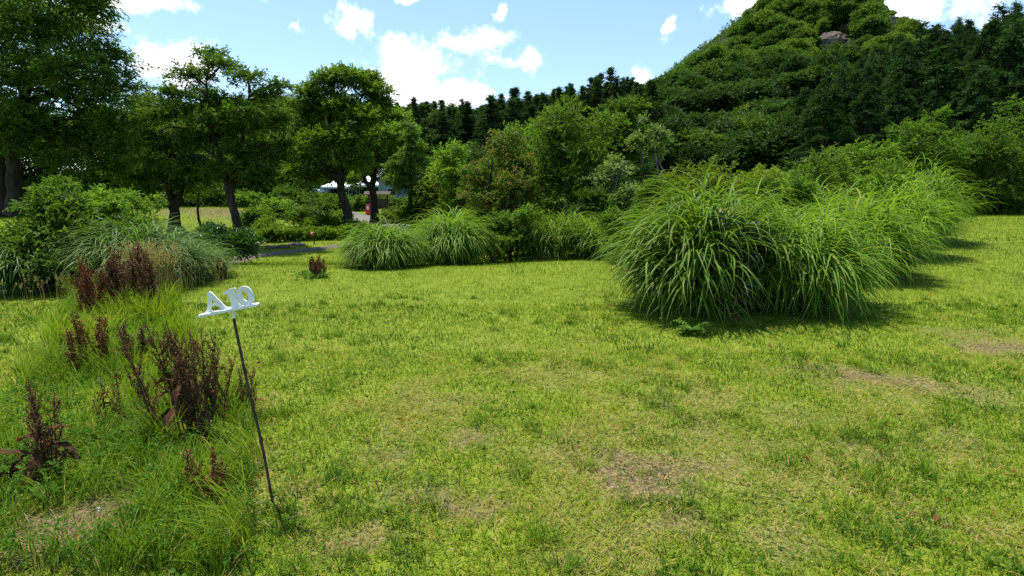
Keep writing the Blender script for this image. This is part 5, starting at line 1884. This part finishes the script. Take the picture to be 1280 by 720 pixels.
def build_car_park():
    def g_at(px, y):
        return spot(px, y, 258)
    silver, dark, white = flat_mat('silver_paint', (.55, .56, .57), .3, .3), flat_mat('dark_paint', (.05, .055, .06), .25, .2), flat_mat('white_paint', (.78, .78, .78), .3)
    car('parked_car', 'silver car parked beyond the road left of the dark leaning trunk', g_at(398, 84), R(-42), silver)
    car('parked_car', 'dark car parked next to the silver car', g_at(416, 86), R(-50), dark)
    car('parked_car', 'white car glimpsed behind the taller round grass clump', g_at(570, 60), R(175), white)
    car('parked_van', 'white van half hidden by the thicket shrubs', g_at(600, 63), R(185), white, 'van', 1.25)
    # marquees
    canvas = flat_mat('white_canvas', (.8, .8, .8), .8)
    pole = flat_mat('pole_metal', (.4, .4, .4), .5, .6)
    for i, (px, lab) in enumerate([(425, 'white peaked canopy tent behind the parked dark car'), (462, 'white canopy tent behind the straight dark trunk')]):
        p = g_at(px, 76 + i * 2)
        t = thing('canopy_tent', lab, 'tent', p)
        w = 1.9
        prof = [(w, 2.2), (w * .72, 2.42), (w * .35, 2.85), (.06, 3.45)]
        secs = [[(r * math.cos(a) * 1.41, r * math.sin(a) * 1.41, z) for a in np.radians([45, 135, 225, 315])] for r, z in [(w, 1.95)] + prof]
        link('roof', Geo().add(*loft(secs)).mesh('roof', canvas), t)
        for sx in (-1, 1):
            for sy in (-1, 1):
                link('leg', Geo().add(*tube(np.array([(sx * 1.85, sy * 1.85, 0), (sx * 1.85, sy * 1.85, 1.2), (sx * 1.85, sy * 1.85, 2.15)]), .04, 8)).mesh('leg', pole), t)
    # grey-blue shed
    p = g_at(516, 68)
    t = thing('shed', 'grey-blue metal-clad shed behind the cone-shaped tree', 'building', p, None, R(6))
    clad = noise_mat('grey_cladding', [(.3, (.20, .25, .30)), (.7, (.30, .35, .40))], 14, .6, .1, (6, 6, .1))
    W_, D_, H_ = 7.4, 5.0, 3.3
    ge = Geo()
    for sx, sy, ww, dd in [(0, -1, W_, .14), (0, 1, W_, .14), (-1, 0, .14, D_ - .30), (1, 0, .14, D_ - .30)]:
        ge.add(*box((sx * W_ / 2 - sx * .07, sy * D_ / 2 - sy * .07, H_ / 2), (ww, dd, H_)))
    for k in range(24):
        ge.add(*box((-W_ / 2 + .15 + k * .308, -D_ / 2 - .014, H_ / 2), (.05, .03, H_ - .06)))
    link('wall', ge.mesh('wall', clad), t)
    rf = [[(x, -D_ / 2 - .35, H_ + .02), (x, 0, H_ + 1.0), (x, D_ / 2 + .35, H_ + .02), (x, D_ / 2 + .35, H_ + .14), (x, 0, H_ + 1.14), (x, -D_ / 2 - .35, H_ + .14)] for x in (-W_ / 2 - .3, W_ / 2 + .3)]
    V, Q = loft(rf)
    link('roof', Geo().add(V, Q[:6]).add(V, [[0, 1, 4, 5], [1, 2, 3, 4], [6, 7, 10, 11], [7, 8, 9, 10]]).mesh('roof', flat_mat('roof_metal', (.22, .26, .30), .45, .3)), t)
    dr = link('door', Geo().add(*box((.7, -D_ / 2 - .05, 1.05), (1.6, .06, 2.1))).mesh('door', flat_mat('door_grey', (.35, .38, .42), .5)), t)
    link('handle', Geo().add(*box((1.3, -D_ / 2 - .10, 1.05), (.05, .04, .22))).mesh('handle', M['rim']), dr)
    for x in (-2.2, 2.7):
        wn = link('window', Geo().add(*box((x, -D_ / 2 - .045, 1.7), (1.1, .05, .9))).mesh('window', flat_mat('frame_white', (.6, .62, .64), .5)), t)
        link('pane', Geo().add(*box((x, -D_ / 2 - .075, 1.7), (.95, .02, .75))).mesh('pane', M['glass']), wn)
    # red cabinet with a white notice, half behind the trunk
    p = spot(464, 43, 275)
    red = flat_mat('red_paint', (.55, .02, .02), .4)
    t = thing('red_cabinet', 'bright red cabinet standing at the roadside behind the straight dark trunk', 'cabinet', p, None, R(-10))
    t.scale = (.8, .8, .68)
    secs = [[(x * .42, y * .3, z) for x, y in ((-.9, -1), (.9, -1), (1, -.9), (1, .9), (.9, 1), (-.9, 1), (-1, .9), (-1, -.9))] for z in (.05, .3, 1.1, 1.22)]
    link('body', Geo().add(*loft(secs)).mesh('body', red), t)
    link('notice', Geo().add(*box((-.16, -.312, .86), (.2, .016, .4))).mesh('notice', white), t)
    link('tray', Geo().add(*box((.06, -.40, .28), (.66, .19, .22))).mesh('tray', red), t)
    link('plinth', Geo().add(*box((0, 0, .02), (.8, .56, .08))).mesh('plinth', pole), t)
    # roofed notice stand beside it
    p = spot(474, 44, 275)
    wood = noise_mat('dark_wood', [(.3, (.03, .022, .016)), (.7, (.09, .065, .045))], 10, .8, .3, (1, 1, .2))
    t = thing('roofed_stand', 'small dark roofed wooden stand right of the red cabinet', 'stand', p)
    for sx in (-1, 1):
        link('post', Geo().add(*box((sx * .75, 0, .8), (.1, .1, 1.6))).mesh('post', wood), t)
    link('board', Geo().add(*box((0, .0, .95), (1.38, .05, .7))).mesh('board', wood), t)
    rf = [[(x, -.5, 1.58), (x, 0, 1.80), (x, .5, 1.58), (x, .5, 1.64), (x, 0, 1.88), (x, -.5, 1.64)] for x in (-1.05, 1.05)]
    V, Q = loft(rf)
    link('roof', Geo().add(V, Q[:6]).add(V, [[0, 1, 4, 5], [1, 2, 3, 4], [6, 7, 10, 11], [7, 8, 9, 10]]).mesh('roof', wood), t)
    # marker post by the path
    p = ground(393, 305)
    k = p[1] / F
    t = thing('marker_post', 'thin black post with an orange-brown head beside the path', 'marker', p)
    link('post', Geo().add(*tube(np.array([(0, 0, -.05), (0, 0, 5 * k), (-.02, 0, 11 * k)]), .022, 8)).mesh('post', flat_mat('black_post', (.015, .015, .015), .6)), t)
    a = np.linspace(0, 2 * np.pi, 14, endpoint=False)
    ring = lambda r, z: [(-.04 + r * math.cos(q), r * math.sin(q), z) for q in a]
    hd = link('head', Geo().add(*loft([ring(.03, 9.5 * k), ring(.075, 10.2 * k), ring(.085, 13 * k), ring(.07, 14.6 * k), ring(.02, 15.2 * k)])).mesh('head', flat_mat('orange_brown', (.30, .07, .025), .6), True), t)
    link('white_spot', Geo().add(*tube(np.array([(-.05, -.075, 13.2 * k), (-.05, -.084, 13.2 * k), (-.05, -.093, 13.2 * k)]), [.03, .034, .02], 10)).mesh('white_spot', white), hd)
    # flat stones in the grass by the path
    st = noise_mat('dark_stone', [(.3, (.03, .03, .028)), (.7, (.10, .095, .09))], 9, .9, .6)
    for i, (px, py, w, lab) in enumerate([(338, 311, 12, 'small dark flat stone nearest the leaning tree'), (354, 310, 16, 'dark flat stone in the grass beyond the path'), (371, 307, 22, 'longest grey flat stone slab beyond the path')]):
        p = ground(px, py)
        k = p[1] / F
        nu, nv = 18, 9
        U_, V_ = np.meshgrid(np.linspace(0, 2 * np.pi, nu, endpoint=False), np.linspace(-np.pi / 2, np.pi / 2, nv))
        dd = np.stack([np.cos(U_) * np.cos(V_), np.sin(U_) * np.cos(V_), np.sin(V_)], -1)
        rag = 1 + .4 * (fbm(dd[..., 0] * 2 + i * 7, dd[..., 1] * 2 + dd[..., 2], 1.3, i + 3) - .5)
        ii = np.arange(nv - 1)[:, None] * nu
        jj = np.arange(nu)[None, :]
        kk = (jj + 1) % nu
        Q = np.stack([ii + jj, ii + kk, ii + kk + nu, ii + jj + nu], -1)
        tag(link('flat_stone', make_mesh('flat_stone', dd * rag[..., None] * [w * k / 2, .22, .10], Q, st, None, True), loc=p + [0, 0, .03]), lab, 'stone')


build_car_park()
build_lawn()
build_long_grass()
